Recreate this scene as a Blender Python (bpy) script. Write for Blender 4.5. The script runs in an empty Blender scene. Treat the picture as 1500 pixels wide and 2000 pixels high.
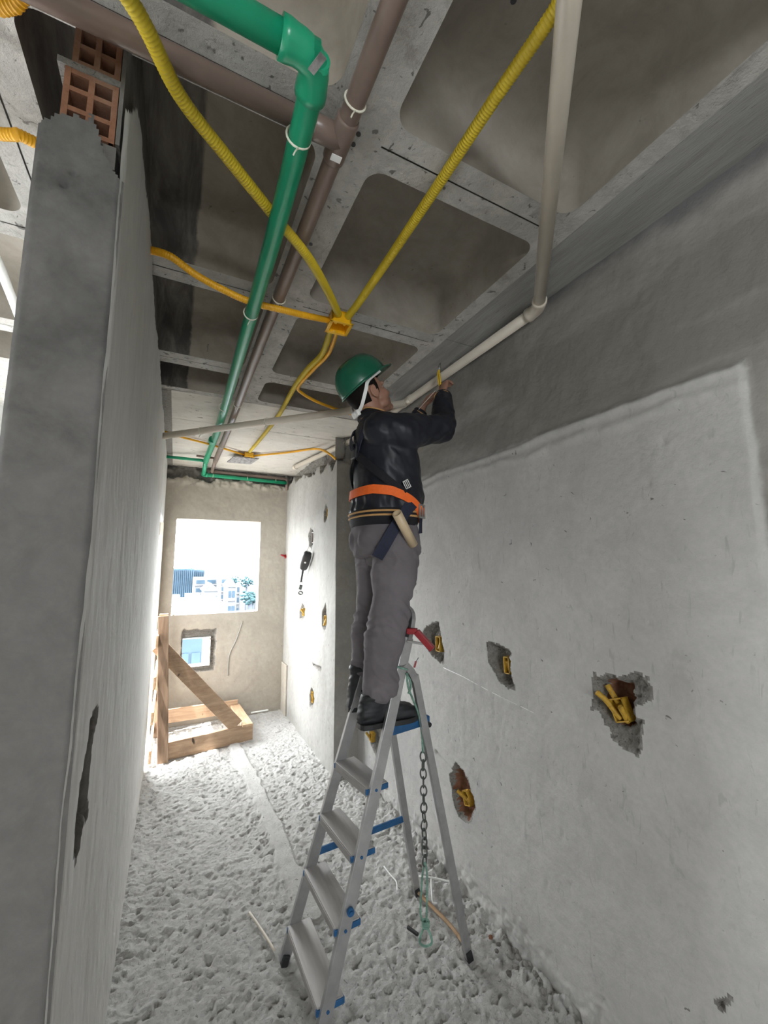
import bpy, bmesh, math, random
import numpy as np
from mathutils import Vector, Matrix, noise as mnoise

random.seed(7); np.random.seed(7)
scene = bpy.context.scene
COL = scene.collection

# ------------------------------------------------------------------ camera
FPX, CX, CY, HCAM = 804.0, 750.0, 1000.0, 1.75
_d = np.array([341.75 - CX, -(1107.9 - CY), -FPX]); _d /= np.linalg.norm(_d)
_z = np.array([-.00455, 1., 0.]); _z[2] = -(_z[0]*_d[0] + _z[1]*_d[1]) / _d[2]; _z /= np.linalg.norm(_z)
_x = np.cross(_d, _z)
RW = np.array([_x, _d, _z])                      # world = RW @ camera
cam_data = bpy.data.cameras.new('camera'); cam = bpy.data.objects.new('camera', cam_data); COL.objects.link(cam)
cam_data.sensor_fit = 'HORIZONTAL'; cam_data.sensor_width = 36.0; cam_data.lens = FPX/1500*36.0
cam_data.clip_start = .02; cam_data.clip_end = 2000
_m = Matrix(RW.tolist()).to_4x4(); _m.translation = (0, 0, HCAM); cam.matrix_world = _m
scene.camera = cam

# ------------------------------------------------------------------ world, lights, exposure
SKY = 14.0
world = bpy.data.worlds.new('world'); scene.world = world; world.use_nodes = True
bg = world.node_tree.nodes['Background']; bg.inputs[0].default_value = (.93, .97, 1.0, 1); bg.inputs[1].default_value = SKY
def portal(name, loc, rot, sx, sy):
    l = bpy.data.lights.new(name, 'AREA'); l.shape = 'RECTANGLE'; l.size = sx; l.size_y = sy
    l.cycles.is_portal = True
    o = bpy.data.objects.new(name, l); o.location = loc; o.rotation_euler = rot; COL.objects.link(o)
R = math.radians
sun = bpy.data.lights.new('sun', 'SUN'); sun.energy = 12.0; sun.angle = R(1.5); sun.color = (1, .95, .88)
so = bpy.data.objects.new('sun', sun); COL.objects.link(so)
so.rotation_euler = Vector((.31, .07, -.95)).to_track_quat('-Z', 'Y').to_euler()
vs = scene.view_settings
vs.view_transform = 'Standard'; vs.look = 'None'; vs.exposure = 1.15; vs.gamma = 1.0; vs.use_curve_mapping = False
scene.cycles.use_denoising = True
scene.cycles.max_bounces = 8; scene.cycles.diffuse_bounces = 7
scene.cycles.use_adaptive_sampling = True; scene.cycles.adaptive_threshold = .03
scene.cycles.sample_clamp_indirect = 8.0

# ------------------------------------------------------------------ sizes of the place
XL, XR, ZC, YF = -.1435, 1.47, 2.95, 5.35        # left wall, right wall, ceiling, far wall
YE = .94                                          # near end of the left wall
XJ, YJ = 1.27, 3.47                               # wall nib beyond the man
TL = .15                                          # left wall thickness

def at(u, v, ax, val):
    """point of the place seen at a measured spot of the photograph, on the plane axis=val"""
    r = RW @ np.array([u - CX, -(v - CY), -FPX]); o = np.array([0, 0, HCAM])
    return Vector(o + r*((val - o[ax]) / r[ax]))
def aty(u, v, y): return at(u, v, 1, y)
def atz(u, v, z): return at(u, v, 2, z)
def atx(u, v, x): return at(u, v, 0, x)

# ------------------------------------------------------------------ materials
def _nodes(name):
    m = bpy.data.materials.new(name); m.use_nodes = True
    nt = m.node_tree; b = nt.nodes['Principled BSDF']
    return m, nt, b
def _mix(nt, fac, a, b, mode='MIX'):
    n = nt.nodes.new('ShaderNodeMix'); n.data_type = 'RGBA'; n.blend_type = mode
    for i, val in ((0, fac), (6, a), (7, b)):
        if hasattr(val, 'is_linked'): nt.links.new(val, n.inputs[i])
        else: n.inputs[i].default_value = val if i == 0 else (*val, 1)
    return n.outputs[2]
def _noise(nt, co, scale, detail=6, rough=.6, dist=0.0, stretch=None):
    if stretch:
        mp = nt.nodes.new('ShaderNodeMapping'); mp.inputs['Scale'].default_value = stretch
        nt.links.new(co, mp.inputs[0]); co = mp.outputs[0]
    n = nt.nodes.new('ShaderNodeTexNoise'); n.inputs['Scale'].default_value = scale
    n.inputs['Detail'].default_value = detail; n.inputs['Roughness'].default_value = rough
    n.inputs['Distortion'].default_value = dist
    nt.links.new(co, n.inputs['Vector']); return n.outputs['Fac']
def _ramp(nt, fac, lo, hi, inv=False):
    n = nt.nodes.new('ShaderNodeMapRange'); n.inputs[1].default_value = lo; n.inputs[2].default_value = hi
    n.inputs[3].default_value = 1.0 if inv else 0.0; n.inputs[4].default_value = 0.0 if inv else 1.0
    n.interpolation_type = 'SMOOTHSTEP'
    nt.links.new(fac, n.inputs[0]); return n.outputs[0]
def _bump(nt, b, h, strength, dist):
    n = nt.nodes.new('ShaderNodeBump'); n.inputs['Strength'].default_value = strength; n.inputs['Distance'].default_value = dist
    nt.links.new(h, n.inputs['Height'])
    if b.inputs['Normal'].is_linked:
        nt.links.new(b.inputs['Normal'].links[0].from_socket, n.inputs['Normal'])
    nt.links.new(n.outputs[0], b.inputs['Normal'])
def _math(nt, op, a, b=None):
    n = nt.nodes.new('ShaderNodeMath'); n.operation = op
    for i, val in enumerate((a, b)):
        if val is None: continue
        if hasattr(val, 'is_linked'): nt.links.new(val, n.inputs[i])
        else: n.inputs[i].default_value = val
    return n.outputs[0]
def _sep(nt, co):
    n = nt.nodes.new('ShaderNodeSeparateXYZ'); nt.links.new(co, n.inputs[0]); return n.outputs

def concrete(name, base, dark, patch, speck=(.12, .11, .10), big=1.6, fine=30, bump=.35, bdist=.004, speck_lo=.70,
             stretch=None, speck_scale=55, rough=.92, patch_amt=.8, extra=None, coarse_bump=0):
    m, nt, b = _nodes(name)
    co = nt.nodes.new('ShaderNodeTexCoord').outputs['Object']
    n1 = _noise(nt, co, big, 7, .65, .3, stretch); n2 = _noise(nt, co, big*4.5, 8, .7, .6, stretch)
    n3 = _noise(nt, co, fine, 6, .7, 0, stretch)
    c = _mix(nt, _ramp(nt, n2, .35, .7), base, dark)
    pm = _math(nt, 'MULTIPLY', _ramp(nt, n1, .48, .66), patch_amt)
    c = _mix(nt, pm, c, patch)
    c = _mix(nt, _math(nt, 'MULTIPLY', _ramp(nt, n3, .3, .7), .35), c, tuple(x*.72 for x in base))
    n4 = _noise(nt, co, speck_scale, 3, .5, .8, stretch)
    c = _mix(nt, _math(nt, 'MULTIPLY', _ramp(nt, n4, speck_lo, speck_lo+.05), .8), c, speck)
    if extra: c = extra(nt, co, c)
    nt.links.new(c, b.inputs['Base Color'])
    b.inputs['Roughness'].default_value = rough; b.inputs['Specular IOR Level'].default_value = .25
    _bump(nt, b, n3, bump, bdist)
    if coarse_bump: _bump(nt, b, n2, coarse_bump, .02)
    _bump(nt, b, n4, bump*.6, -.003)
    return m
def plain(name, col, rough=.5, metal=0.0, var=.12, scale=20, spec=.5, bump=0, dirt=None, dirt_lo=.6, stretch=None):
    m, nt, b = _nodes(name)
    co = nt.nodes.new('ShaderNodeTexCoord').outputs['Object']
    n = _noise(nt, co, scale, 5, .6, 0, stretch)
    c = _mix(nt, _ramp(nt, n, .3, .7), tuple(min(1, x*(1+var)) for x in col), tuple(x*(1-var) for x in col))
    if dirt:
        d = _noise(nt, co, scale*2.3, 6, .7, .5)
        c = _mix(nt, _ramp(nt, d, dirt_lo, dirt_lo+.12), c, dirt)
    nt.links.new(c, b.inputs['Base Color']); b.inputs['Roughness'].default_value = rough
    b.inputs['Metallic'].default_value = metal; b.inputs['Specular IOR Level'].default_value = spec
    if bump: _bump(nt, b, n, bump, .003)
    return m
def woodmat(name, light, dark, axis=0, knots=True):
    m, nt, b = _nodes(name)
    co = nt.nodes.new('ShaderNodeTexCoord').outputs['Object']
    st = [30, 30, 30]; st[axis] = 2.2
    g = _noise(nt, co, 1.0, 6, .65, .9, tuple(st)); l = _noise(nt, co, 3.0, 5, .6, .4)
    c = _mix(nt, _ramp(nt, g, .3, .7), light, dark)
    c = _mix(nt, _math(nt, 'MULTIPLY', _ramp(nt, l, .5, .7), .6), c, tuple(x*.55 for x in dark))
    k = _noise(nt, co, 9, 2, .4, .3); c = _mix(nt, _ramp(nt, k, .72, .78), c, (.05, .03, .02))
    nt.links.new(c, b.inputs['Base Color']); b.inputs['Roughness'].default_value = .8
    _bump(nt, b, g, .3, .003); return m

def wall_stain_shade(nt, co, c):
    # another plaster coat above the ridge and beyond the upright edge, its darkness partly painted shade; damp patches in it; dirt under the ceiling
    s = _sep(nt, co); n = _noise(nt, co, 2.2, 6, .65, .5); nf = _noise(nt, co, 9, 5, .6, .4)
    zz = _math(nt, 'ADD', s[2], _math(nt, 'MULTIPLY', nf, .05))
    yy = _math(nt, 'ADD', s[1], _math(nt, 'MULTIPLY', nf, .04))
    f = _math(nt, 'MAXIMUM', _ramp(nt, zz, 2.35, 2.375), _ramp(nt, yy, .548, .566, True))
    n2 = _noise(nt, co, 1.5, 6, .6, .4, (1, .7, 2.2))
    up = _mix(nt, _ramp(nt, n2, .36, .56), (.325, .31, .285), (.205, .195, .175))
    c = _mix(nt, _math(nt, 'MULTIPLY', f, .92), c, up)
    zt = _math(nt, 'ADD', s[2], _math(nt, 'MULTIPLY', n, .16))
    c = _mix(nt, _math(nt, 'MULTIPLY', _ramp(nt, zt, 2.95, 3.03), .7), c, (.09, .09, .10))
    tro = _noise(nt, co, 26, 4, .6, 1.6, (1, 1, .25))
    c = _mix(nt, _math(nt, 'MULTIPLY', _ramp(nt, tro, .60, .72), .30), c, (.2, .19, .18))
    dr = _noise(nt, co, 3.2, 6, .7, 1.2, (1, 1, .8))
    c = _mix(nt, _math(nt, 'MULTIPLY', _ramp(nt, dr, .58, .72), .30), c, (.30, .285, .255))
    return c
def mottle(nt, co, c):
    a = _noise(nt, co, 11, 6, .7, .8); b = _noise(nt, co, 5, 5, .65, .5)
    c = _mix(nt, _math(nt, 'MULTIPLY', _ramp(nt, a, .52, .68), .55), c, (.24, .225, .20))
    return _mix(nt, _math(nt, 'MULTIPLY', _ramp(nt, b, .55, .70), .40), c, (.66, .64, .60))
def streaks(nt, co, c):
    a = _noise(nt, co, 7, 6, .7, .6, (1, 3.2, .28)); b = _noise(nt, co, 24, 4, .6, .3, (1, 2.0, .16))
    c = _mix(nt, _math(nt, 'MULTIPLY', _ramp(nt, a, .52, .70), .38), c, (.40, .385, .36))
    return _mix(nt, _math(nt, 'MULTIPLY', _ramp(nt, b, .60, .75), .30), c, (.34, .325, .31))
def slurry(nt, co, c):
    s = _sep(nt, co); n = _noise(nt, co, 14, 5, .6, .4, (1, .12, 1))
    xx = _math(nt, 'ADD', s[0], _math(nt, 'MULTIPLY', n, .05))
    f = _ramp(nt, xx, .025, .04, True)
    n2 = _noise(nt, co, 4, 6, .7, .5, (3, .5, 1))
    c2 = _mix(nt, _ramp(nt, n2, .35, .7), (.085, .08, .074), (.20, .18, .155))
    return _mix(nt, f, c, c2)

M = {}
M['plaster'] = concrete('plaster_wall', (.50, .49, .47), (.43, .42, .405), (.39, .385, .375), big=.9, fine=38, bump=.7, bdist=.004, extra=wall_stain_shade, speck_lo=.705, speck_scale=34)
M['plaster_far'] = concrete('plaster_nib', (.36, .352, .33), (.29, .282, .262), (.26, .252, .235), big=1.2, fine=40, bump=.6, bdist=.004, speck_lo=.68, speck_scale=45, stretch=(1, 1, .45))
M['plaster_left'] = concrete('plaster_left', (.64, .63, .605), (.58, .57, .545), (.54, .53, .51), extra=streaks, big=1.0, fine=30, bump=.5, stretch=(1, 1, .3), speck_lo=.72)
M['plaster_end'] = concrete('plaster_end', (.170, .163, .155), (.138, .133, .127), (.075, .072, .069), patch_amt=.9, big=2.6, fine=45, bump=.35, speck_lo=.76)  # damp mortar, its base darkened further to carry the shade on the wall end
M['plaster_nibend'] = concrete('plaster_nibend', (.38, .365, .335), (.32, .305, .28), (.28, .27, .25), big=1.6, fine=45, bump=.35, speck_lo=.74)
M['plaster_tan'] = concrete('plaster_tan', (.42, .385, .33), (.37, .335, .285), (.31, .285, .245), big=1.1, fine=30, bump=.4, speck_lo=.72)
M['rubble'] = concrete('broken_mortar', (.34, .325, .30), (.19, .18, .165), (.26, .24, .22), big=14, fine=90, bump=1.0, bdist=.01, speck_lo=.62, speck_scale=120)
M['clay'] = concrete('clay_brick', (.25, .118, .070), (.19, .088, .052), (.26, .16, .11), speck=(.16, .07, .04), big=9, fine=70, bump=.4, speck_lo=.68, speck_scale=80)
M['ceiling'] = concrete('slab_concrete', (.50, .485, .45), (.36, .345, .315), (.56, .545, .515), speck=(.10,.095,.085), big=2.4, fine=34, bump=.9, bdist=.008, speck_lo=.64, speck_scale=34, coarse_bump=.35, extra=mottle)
M['slab_far'] = concrete('slab_far', (.66, .63, .57), (.58, .55, .50), (.70, .67, .62), big=2.0, fine=30, bump=.6, bdist=.006, speck_lo=.665, speck_scale=30, stretch=(.5, 1.3, 1))
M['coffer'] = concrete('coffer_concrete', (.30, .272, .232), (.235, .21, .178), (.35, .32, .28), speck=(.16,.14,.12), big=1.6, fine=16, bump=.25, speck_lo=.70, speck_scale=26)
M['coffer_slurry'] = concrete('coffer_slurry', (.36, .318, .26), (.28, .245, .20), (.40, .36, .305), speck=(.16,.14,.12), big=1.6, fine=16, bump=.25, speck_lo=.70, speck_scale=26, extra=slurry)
M['soffit'] = concrete('board_marked_soffit', (.33, .325, .31), (.23, .225, .215), (.40, .39, .375), big=1.6, fine=40, bump=.7, bdist=.005, stretch=(3.2, .35, 1), speck_lo=.68, speck_scale=40)
M['floor'] = concrete('rough_mortar_floor', (.56, .55, .53), (.43, .42, .40), (.60, .59, .57), big=3.2, fine=95, bump=1.0, bdist=.008, speck_lo=.655, speck_scale=60, speck=(.17, .16, .15))
M['core'] = concrete('dark_mortar', (.16, .15, .135), (.10, .095, .09), (.22, .205, .185), big=4, fine=50, bump=.7, speck_lo=.66)
M['outer'] = concrete('outer_wall', (.45, .44, .42), (.40, .39, .37), (.36, .35, .34))
M['yellow'] = plain('yellow_conduit', (.62, .46, .025), .42, var=.1, scale=9, dirt=(.25, .20, .10), dirt_lo=.70)
M['orange'] = plain('orange_conduit', (.80, .40, .012), .42, var=.12, scale=9, dirt=(.18, .13, .08), dirt_lo=.66)
M['ochre'] = plain('dusty_ochre', (.46, .27, .022), .6, var=.2, scale=60, dirt=(.30, .24, .16), dirt_lo=.56)
M['box'] = plain('orange_box', (.86, .47, .008), .38, var=.08)
M['green'] = plain('green_pipe', (.012, .30, .155), .28, var=.08, scale=6, dirt=(.12, .30, .22), dirt_lo=.70)
M['brown'] = plain('brown_pipe', (.20, .145, .12), .32, var=.10, scale=8, dirt=(.30, .25, .22), dirt_lo=.70)
M['cream'] = plain('cream_pipe', (.62, .56, .47), .30, var=.05, scale=6, dirt=(.42, .36, .28), dirt_lo=.68)
M['tie'] = plain('cable_tie', (.72, .70, .58), .5)
M['white'] = plain('white_plastic', (.80, .80, .78), .45, var=.04)
M['black'] = plain('black_plastic', (.02, .02, .022), .45)
M['alu'] = plain('aluminium', (.42, .42, .42), .42, .75, .10, 14, dirt=(.27, .26, .25), dirt_lo=.66)
M['tread'] = plain('ribbed_tread', (.36, .345, .33), .55, .35, .08, 60, bump=.3, dirt=(.40, .38, .36), stretch=(1, .1, 1))
M['blue'] = plain('blue_plastic', (.016, .095, .235), .4, var=.15, dirt=(.20, .26, .32), dirt_lo=.68)
M['red'] = plain('red_plastic', (.30, .012, .020), .38)
M['rope'] = plain('green_cord', (.17, .30, .24), .8, var=.25, scale=60)
M['chain'] = plain('chain_steel', (.12, .13, .12), .5, .6, .2)
M['steel'] = plain('steel', (.45, .45, .44), .35, .9)
M['skin'] = plain('skin', (.36, .19, .13), .5, var=.10, scale=14, spec=.4)
M['hair'] = plain('hair', (.010, .008, .007), .7, spec=.1, bump=.5, scale=90)
M['jacket'] = plain('black_jacket', (.018, .019, .026), .45, var=.25, scale=7, spec=.32, bump=.2)
M['knit'] = plain('black_knit', (.010, .010, .014), .85, scale=120, bump=.5)
M['tan'] = plain('tan_stripe', (.55, .31, .12), .8)
M['trousers'] = plain('grey_trousers', (.165, .150, .160), .88, var=.10, scale=5, spec=.2, bump=.1)
M['boot'] = plain('black_boot', (.022, .023, .026), .6, var=.25, scale=26, bump=.25)
M['belt_orange'] = plain('orange_webbing', (.92, .16, .02), .7, var=.05, scale=80)
M['webbing'] = plain('navy_webbing', (.016, .020, .042), .8, scale=90)
M['webbing_grey'] = plain('grey_webbing', (.20, .21, .24), .7, scale=90)
M['offcut'] = plain('tan_pipe', (.60, .47, .30), .4, var=.06)
M['helmet'] = plain('green_helmet', (.012, .115, .066), .25, var=.06)
M['wood_x'] = woodmat('pine_x', (.46, .325, .215), (.32, .205, .13), 0)
M['wood_y'] = woodmat('pine_y', (.56, .40, .26), (.44, .28, .16), 1)
M['wood_z'] = woodmat('pine_z', (.31, .215, .145), (.20, .13, .085), 2)
M['label_y'] = plain('yellow_sticker', (.75, .50, .03), .5)
M['paper'] = plain('grey_plate', (.26, .25, .245), .7, var=.5, scale=40)
M['brick_hole'] = M['clay']

# ------------------------------------------------------------------ mesh helpers
def link(name, me, parent=None):
    o = bpy.data.objects.new(name, me); COL.objects.link(o)
    if parent is not None:
        o.parent = parent; o.matrix_parent_inverse = Matrix.Translation(parent.location).inverted()
    return o
def mesh_np(name, V, F, mats, midx=None, smooth=True, parent=None):
    V = np.asarray(V, np.float32); F = np.asarray(F, np.int32); k = F.shape[1]
    me = bpy.data.meshes.new(name)
    me.vertices.add(len(V)); me.vertices.foreach_set('co', V.ravel())
    me.loops.add(F.size); me.loops.foreach_set('vertex_index', F.ravel())
    me.polygons.add(len(F)); me.polygons.foreach_set('loop_start', np.arange(0, F.size, k, dtype=np.int32))
    try: me.polygons.foreach_set('loop_total', np.full(len(F), k, np.int32))
    except Exception: pass
    if midx is not None: me.polygons.foreach_set('material_index', np.asarray(midx, np.int32))
    me.polygons.foreach_set('use_smooth', np.full(len(F), smooth))
    for m in (mats if isinstance(mats, (list, tuple)) else [mats]): me.materials.append(M[m])
    me.update(calc_edges=True); me.validate()
    return link(name, me, parent)
class MB:
    """collects vertices and faces, then links them as one mesh object"""
    def __init__(s): s.v = []; s.f = []; s.sm = []
    def add(s, vs, fs, smooth=False):
        k = len(s.v); s.v += [tuple(v) for v in vs]
        for f in fs: s.f.append([i + k for i in f]); s.sm.append(smooth)
    def box(s, lo, hi, bev=0.0):
        s.obox(Vector([(a+b)/2 for a, b in zip(lo, hi)]), Vector((1, 0, 0)), Vector((0, 1, 0)), Vector((0, 0, 1)),
               *[abs(b-a)/2 for a, b in zip(lo, hi)], bev)
    def obox(s, c, ax, ay, az, hx, hy, hz, bev=0.0):
        c = Vector(c)
        if bev <= 0 or bev >= min(hx, hy, hz):
            P = [c + ax*(hx*i) + ay*(hy*j) + az*(hz*k) for i in (-1, 1) for j in (-1, 1) for k in (-1, 1)]
            s.add(P, [(0, 1, 3, 2), (4, 6, 7, 5), (0, 4, 5, 1), (2, 3, 7, 6), (0, 2, 6, 4), (1, 5, 7, 3)]); return
        bm = bmesh.new(); bmesh.ops.create_cube(bm, size=2)
        for v in bm.verts: v.co = Vector((v.co.x*hx, v.co.y*hy, v.co.z*hz))
        bmesh.ops.bevel(bm, geom=bm.edges[:], offset=bev, segments=2, affect='EDGES', profile=.5)
        bm.verts.index_update()
        s.add([c + ax*v.co.x + ay*v.co.y + az*v.co.z for v in bm.verts], [[v.index for v in f.verts] for f in bm.faces]); bm.free()
    def beam(s, p0, p1, w, h, up=(0, 0, 1), bev=.002):
        p0, p1 = Vector(p0), Vector(p1); d = (p1-p0); L = d.length; d.normalize()
        side = d.cross(Vector(up)).normalized(); u = side.cross(d).normalized()
        s.obox((p0+p1)/2, d, side, u, L/2, w/2, h/2, bev)
    def rings(s, rings, cap=True, smooth=True, closed=False):
        n = len(rings[0]); k = len(s.v)
        for r in rings: s.v += [tuple(p) for p in r]
        m = len(rings)
        for i in range(m if closed else m-1):
            a = k + i*n; b = k + ((i+1) % m)*n
            for j in range(n):
                j2 = (j+1) % n
                s.f.append([a+j, a+j2, b+j2, b+j]); s.sm.append(smooth)
        if cap and not closed:
            s.f.append([k+j for j in reversed(range(n))]); s.sm.append(False)
            s.f.append([k+(m-1)*n+j for j in range(n)]); s.sm.append(False)
    def tube(s, pts, rad, seg=14, closed=False, cap=True, sx=1.0, sy=1.0, up=None, prof=None):
        pts = [Vector(p) for p in pts]; n = len(pts)
        R_ = rad if callable(rad) else (lambda i: rad[i]) if isinstance(rad, (list, tuple, np.ndarray)) else (lambda i: rad)
        T = []
        for i in range(n):
            a = pts[(i-1) % n] if (closed or i) else pts[i]; b = pts[(i+1) % n] if (closed or i < n-1) else pts[i]
            T.append((b-a).normalized())
        u = Vector(up) if up is not None else (Vector((0, 0, 1)) if abs(T[0].z) < .9 else Vector((1, 0, 0)))
        rr = []
        for i in range(n):
            if up is not None: u = Vector(up)
            u = (u - T[i]*u.dot(T[i])).normalized(); w = T[i].cross(u)
            r = R_(i)
            if prof: rr.append([pts[i] + w*(a*r) + u*(b*r) for a, b in prof])
            else: rr.append([pts[i] + w*(math.cos(2*math.pi*j/seg)*r*sx) + u*(math.sin(2*math.pi*j/seg)*r*sy) for j in range(seg)])
        s.rings(rr, cap, prof is None, closed)
    def build(s, name, mat, parent=None, smooth=None):
        me = bpy.data.meshes.new(name); me.from_pydata(s.v, [], s.f)
        me.polygons.foreach_set('use_smooth', [bool(x) if smooth is None else smooth for x in s.sm])
        me.materials.append(M[mat] if isinstance(mat, str) else mat); me.update()
        return link(name, me, parent)
def spline(pts, step=.02, closed=False):
    P = [Vector(p) for p in pts]; n = len(P); out = []
    for i in range(n if closed else n-1):
        if closed: a, b, c, d = P[(i-1) % n], P[i], P[(i+1) % n], P[(i+2) % n]
        else: a, b, c, d = P[max(i-1, 0)], P[i], P[i+1], P[min(i+2, n-1)]
        k = max(1, int((c-b).length/step))
        for j in range(k):
            t = j/k
            out.append(.5*((2*b) + (c-a)*t + (2*a-5*b+4*c-d)*t*t + (3*b-a-3*c+d)*t**3))
    if not closed: out.append(P[-1])
    return out
def corner_path(pts, r=.04, seg=6):
    """straight runs with rounded bends"""
    P = [Vector(p) for p in pts]; out = [P[0]]
    for a, b, c in zip(P, P[1:], P[2:]):
        d0 = (a-b).normalized(); d1 = (c-b).normalized(); rr = min(r, (a-b).length/2, (c-b).length/2)
        for i in range(seg+1):
            t = i/seg; out.append((1-t)**2*(b+d0*rr) + 2*t*(1-t)*b + t*t*(b+d1*rr))
    out.append(P[-1]); return out
def tag(o, label, cat=None, group=None, kind=None):
    if label: o['label'] = label
    if cat: o['category'] = cat
    if group: o['group'] = group
    if kind: o['kind'] = kind
    return o
def empty(name, loc, label, cat, group=None):
    o = bpy.data.objects.new(name, None); COL.objects.link(o); o.location = loc; o.empty_display_size = .1
    return tag(o, label, cat, group)
def struct(o, label=None):
    o['kind'] = 'structure'
    if label: o['label'] = label
    return o

# ---- numpy noise
_tab = np.random.rand(256, 256)
def vnoise(x, y, seed=0):
    x = x + seed*17.31; y = y + seed*9.77
    xi = np.floor(x).astype(int); yi = np.floor(y).astype(int); fx = x-xi; fy = y-yi
    fx = fx*fx*(3-2*fx); fy = fy*fy*(3-2*fy)
    a = _tab[xi & 255, yi & 255]; b = _tab[(xi+1) & 255, yi & 255]; c = _tab[xi & 255, (yi+1) & 255]; d = _tab[(xi+1) & 255, (yi+1) & 255]
    return (a*(1-fx)+b*fx)*(1-fy) + (c*(1-fx)+d*fx)*fy - .5
def fbm(x, y, f, octv=4, gain=.5, seed=0):
    s = 0; a = 1.0
    for o in range(octv):
        s = s + a*vnoise(x*f, y*f, seed+o); a *= gain; f *= 2.03
    return s
def smooth01(t): t = np.clip(t, 0, 1); return t*t*(3-2*t)
def poly_sd(X, Y, poly):
    """signed distance, positive inside"""
    d = np.full(X.shape, 1e9); ins = np.zeros(X.shape, bool); n = len(poly)
    for i in range(n):
        ax, ay = poly[i]; bx, by = poly[(i+1) % n]
        ex, ey = bx-ax, by-ay; L = ex*ex+ey*ey+1e-12
        t = np.clip(((X-ax)*ex + (Y-ay)*ey)/L, 0, 1)
        d = np.minimum(d, np.hypot(X-ax-t*ex, Y-ay-t*ey))
        if ay != by:
            c = (ay > Y) != (by > Y); ins ^= c & (X < ex*(Y-ay)/(by-ay) + ax)
    return np.where(ins, d, -d)
def hfield(name, org, U, V, lu, lv, res, fn, mats, parent=None):
    """surface org + u*U + v*V pushed along UxV by fn(u, v) -> (height, material index, keep mask)"""
    org, U, V = np.array(org, float), np.array(U, float), np.array(V, float); N = np.cross(U, V)
    nu = max(2, int(round(lu/res))+1); nv = max(2, int(round(lv/res))+1)
    u, v = np.meshgrid(np.linspace(0, lu, nu), np.linspace(0, lv, nv), indexing='ij')
    h, mi, keep = fn(u, v)
    P = org + u[..., None]*U + v[..., None]*V + h[..., None]*N
    idx = np.arange(nu*nv).reshape(nu, nv)
    F = np.stack([idx[:-1, :-1], idx[1:, :-1], idx[1:, 1:], idx[:-1, 1:]], -1).reshape(-1, 4)
    uc = (u[:-1, :-1]+u[1:, 1:])/2; vc = (v[:-1, :-1]+v[1:, 1:])/2
    if mi is not None: mi = np.maximum.reduce([mi[:-1, :-1], mi[1:, :-1], mi[1:, 1:], mi[:-1, 1:]]).ravel()
    if keep is not None:
        k = keep(uc, vc).ravel(); F = F[k]; mi = mi[k] if mi is not None else None
    return mesh_np(name, P.reshape(-1, 3), F, mats, mi, True, parent)

# ================================================================== THE SHELL
def wpoly(px, x):                                  # polygon on a wall x=const -> (y, z)
    return [(p.y, p.z) for p in (atx(u, v, x) for u, v in px)]
def carve(h, mi, Y, Z, poly, depth, width, seed, rough=.012, deep_mat=2, deep_at=.6):
    pts = np.array(poly); lo, hi = pts.min(0)-.05, pts.max(0)+.05
    m = (Y > lo[0]) & (Y < hi[0]) & (Z > lo[1]) & (Z < hi[1])
    if not m.any(): return
    y, z = Y[m], Z[m]
    d = poly_sd(y, z, poly) + fbm(y, z, 45, 3, .6, seed)*.012
    t = smooth01(d/width)
    dd = t*depth + (t > .03)*fbm(y, z, 70, 3, .6, seed+5)*rough
    h[m] = np.where(d > 0, np.minimum(h[m], h[m] - np.maximum(dd, 0)), h[m])
    mm = mi[m]; mm[d > .0] = 1
    if deep_mat: mm[(t > deep_at)] = deep_mat
    mi[m] = mm

HOLE_BIG = [(1160,1303),(1166,1318),(1176,1322),(1190,1317),(1215,1325),(1245,1316),(1262,1325),(1276,1345),(1270,1362),(1256,1374),(1243,1380),(1240,1398),(1243,1410),(1254,1404),(1250,1420),(1258,1450),(1245,1474),(1230,1468),(1212,1452),(1197,1440),(1190,1420),(1178,1400),(1170,1386),(1157,1382),(1160,1350)]
HOLE_BIG_CORE = [(1172,1328),(1186,1322),(1215,1330),(1236,1326),(1234,1352),(1236,1375),(1240,1400),(1236,1420),(1215,1424),(1196,1415),(1176,1392),(1172,1365)]
HOLE_MID = [(951,1254),(962,1256),(985,1262),(997,1274),(995,1300),(1001,1325),(1006,1346),(990,1343),(975,1330),(965,1310),(954,1288)]
HOLE_RED = [(828,1232),(838,1222),(856,1212),(862,1240),(866,1270),(867,1297),(855,1290),(840,1275),(830,1258)]
HOLE_LOW = [(895,1488),(880,1512),(885,1540),(890,1575),(895,1587),(905,1600),(917,1608),(925,1592),(932,1577),(925,1550),(918,1525),(908,1505)]
HOLE_PIT = [(1400,1948),(1412,1950),(1428,1948),(1420,1962),(1410,1972),(1402,1962)]
HOLE_FAR = [(716,1424),(738,1418),(748,1440),(744,1468),(730,1478),(720,1455)]
XB = 1.50                                          # foot of the right wall; it leans 2 cm per metre
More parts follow.
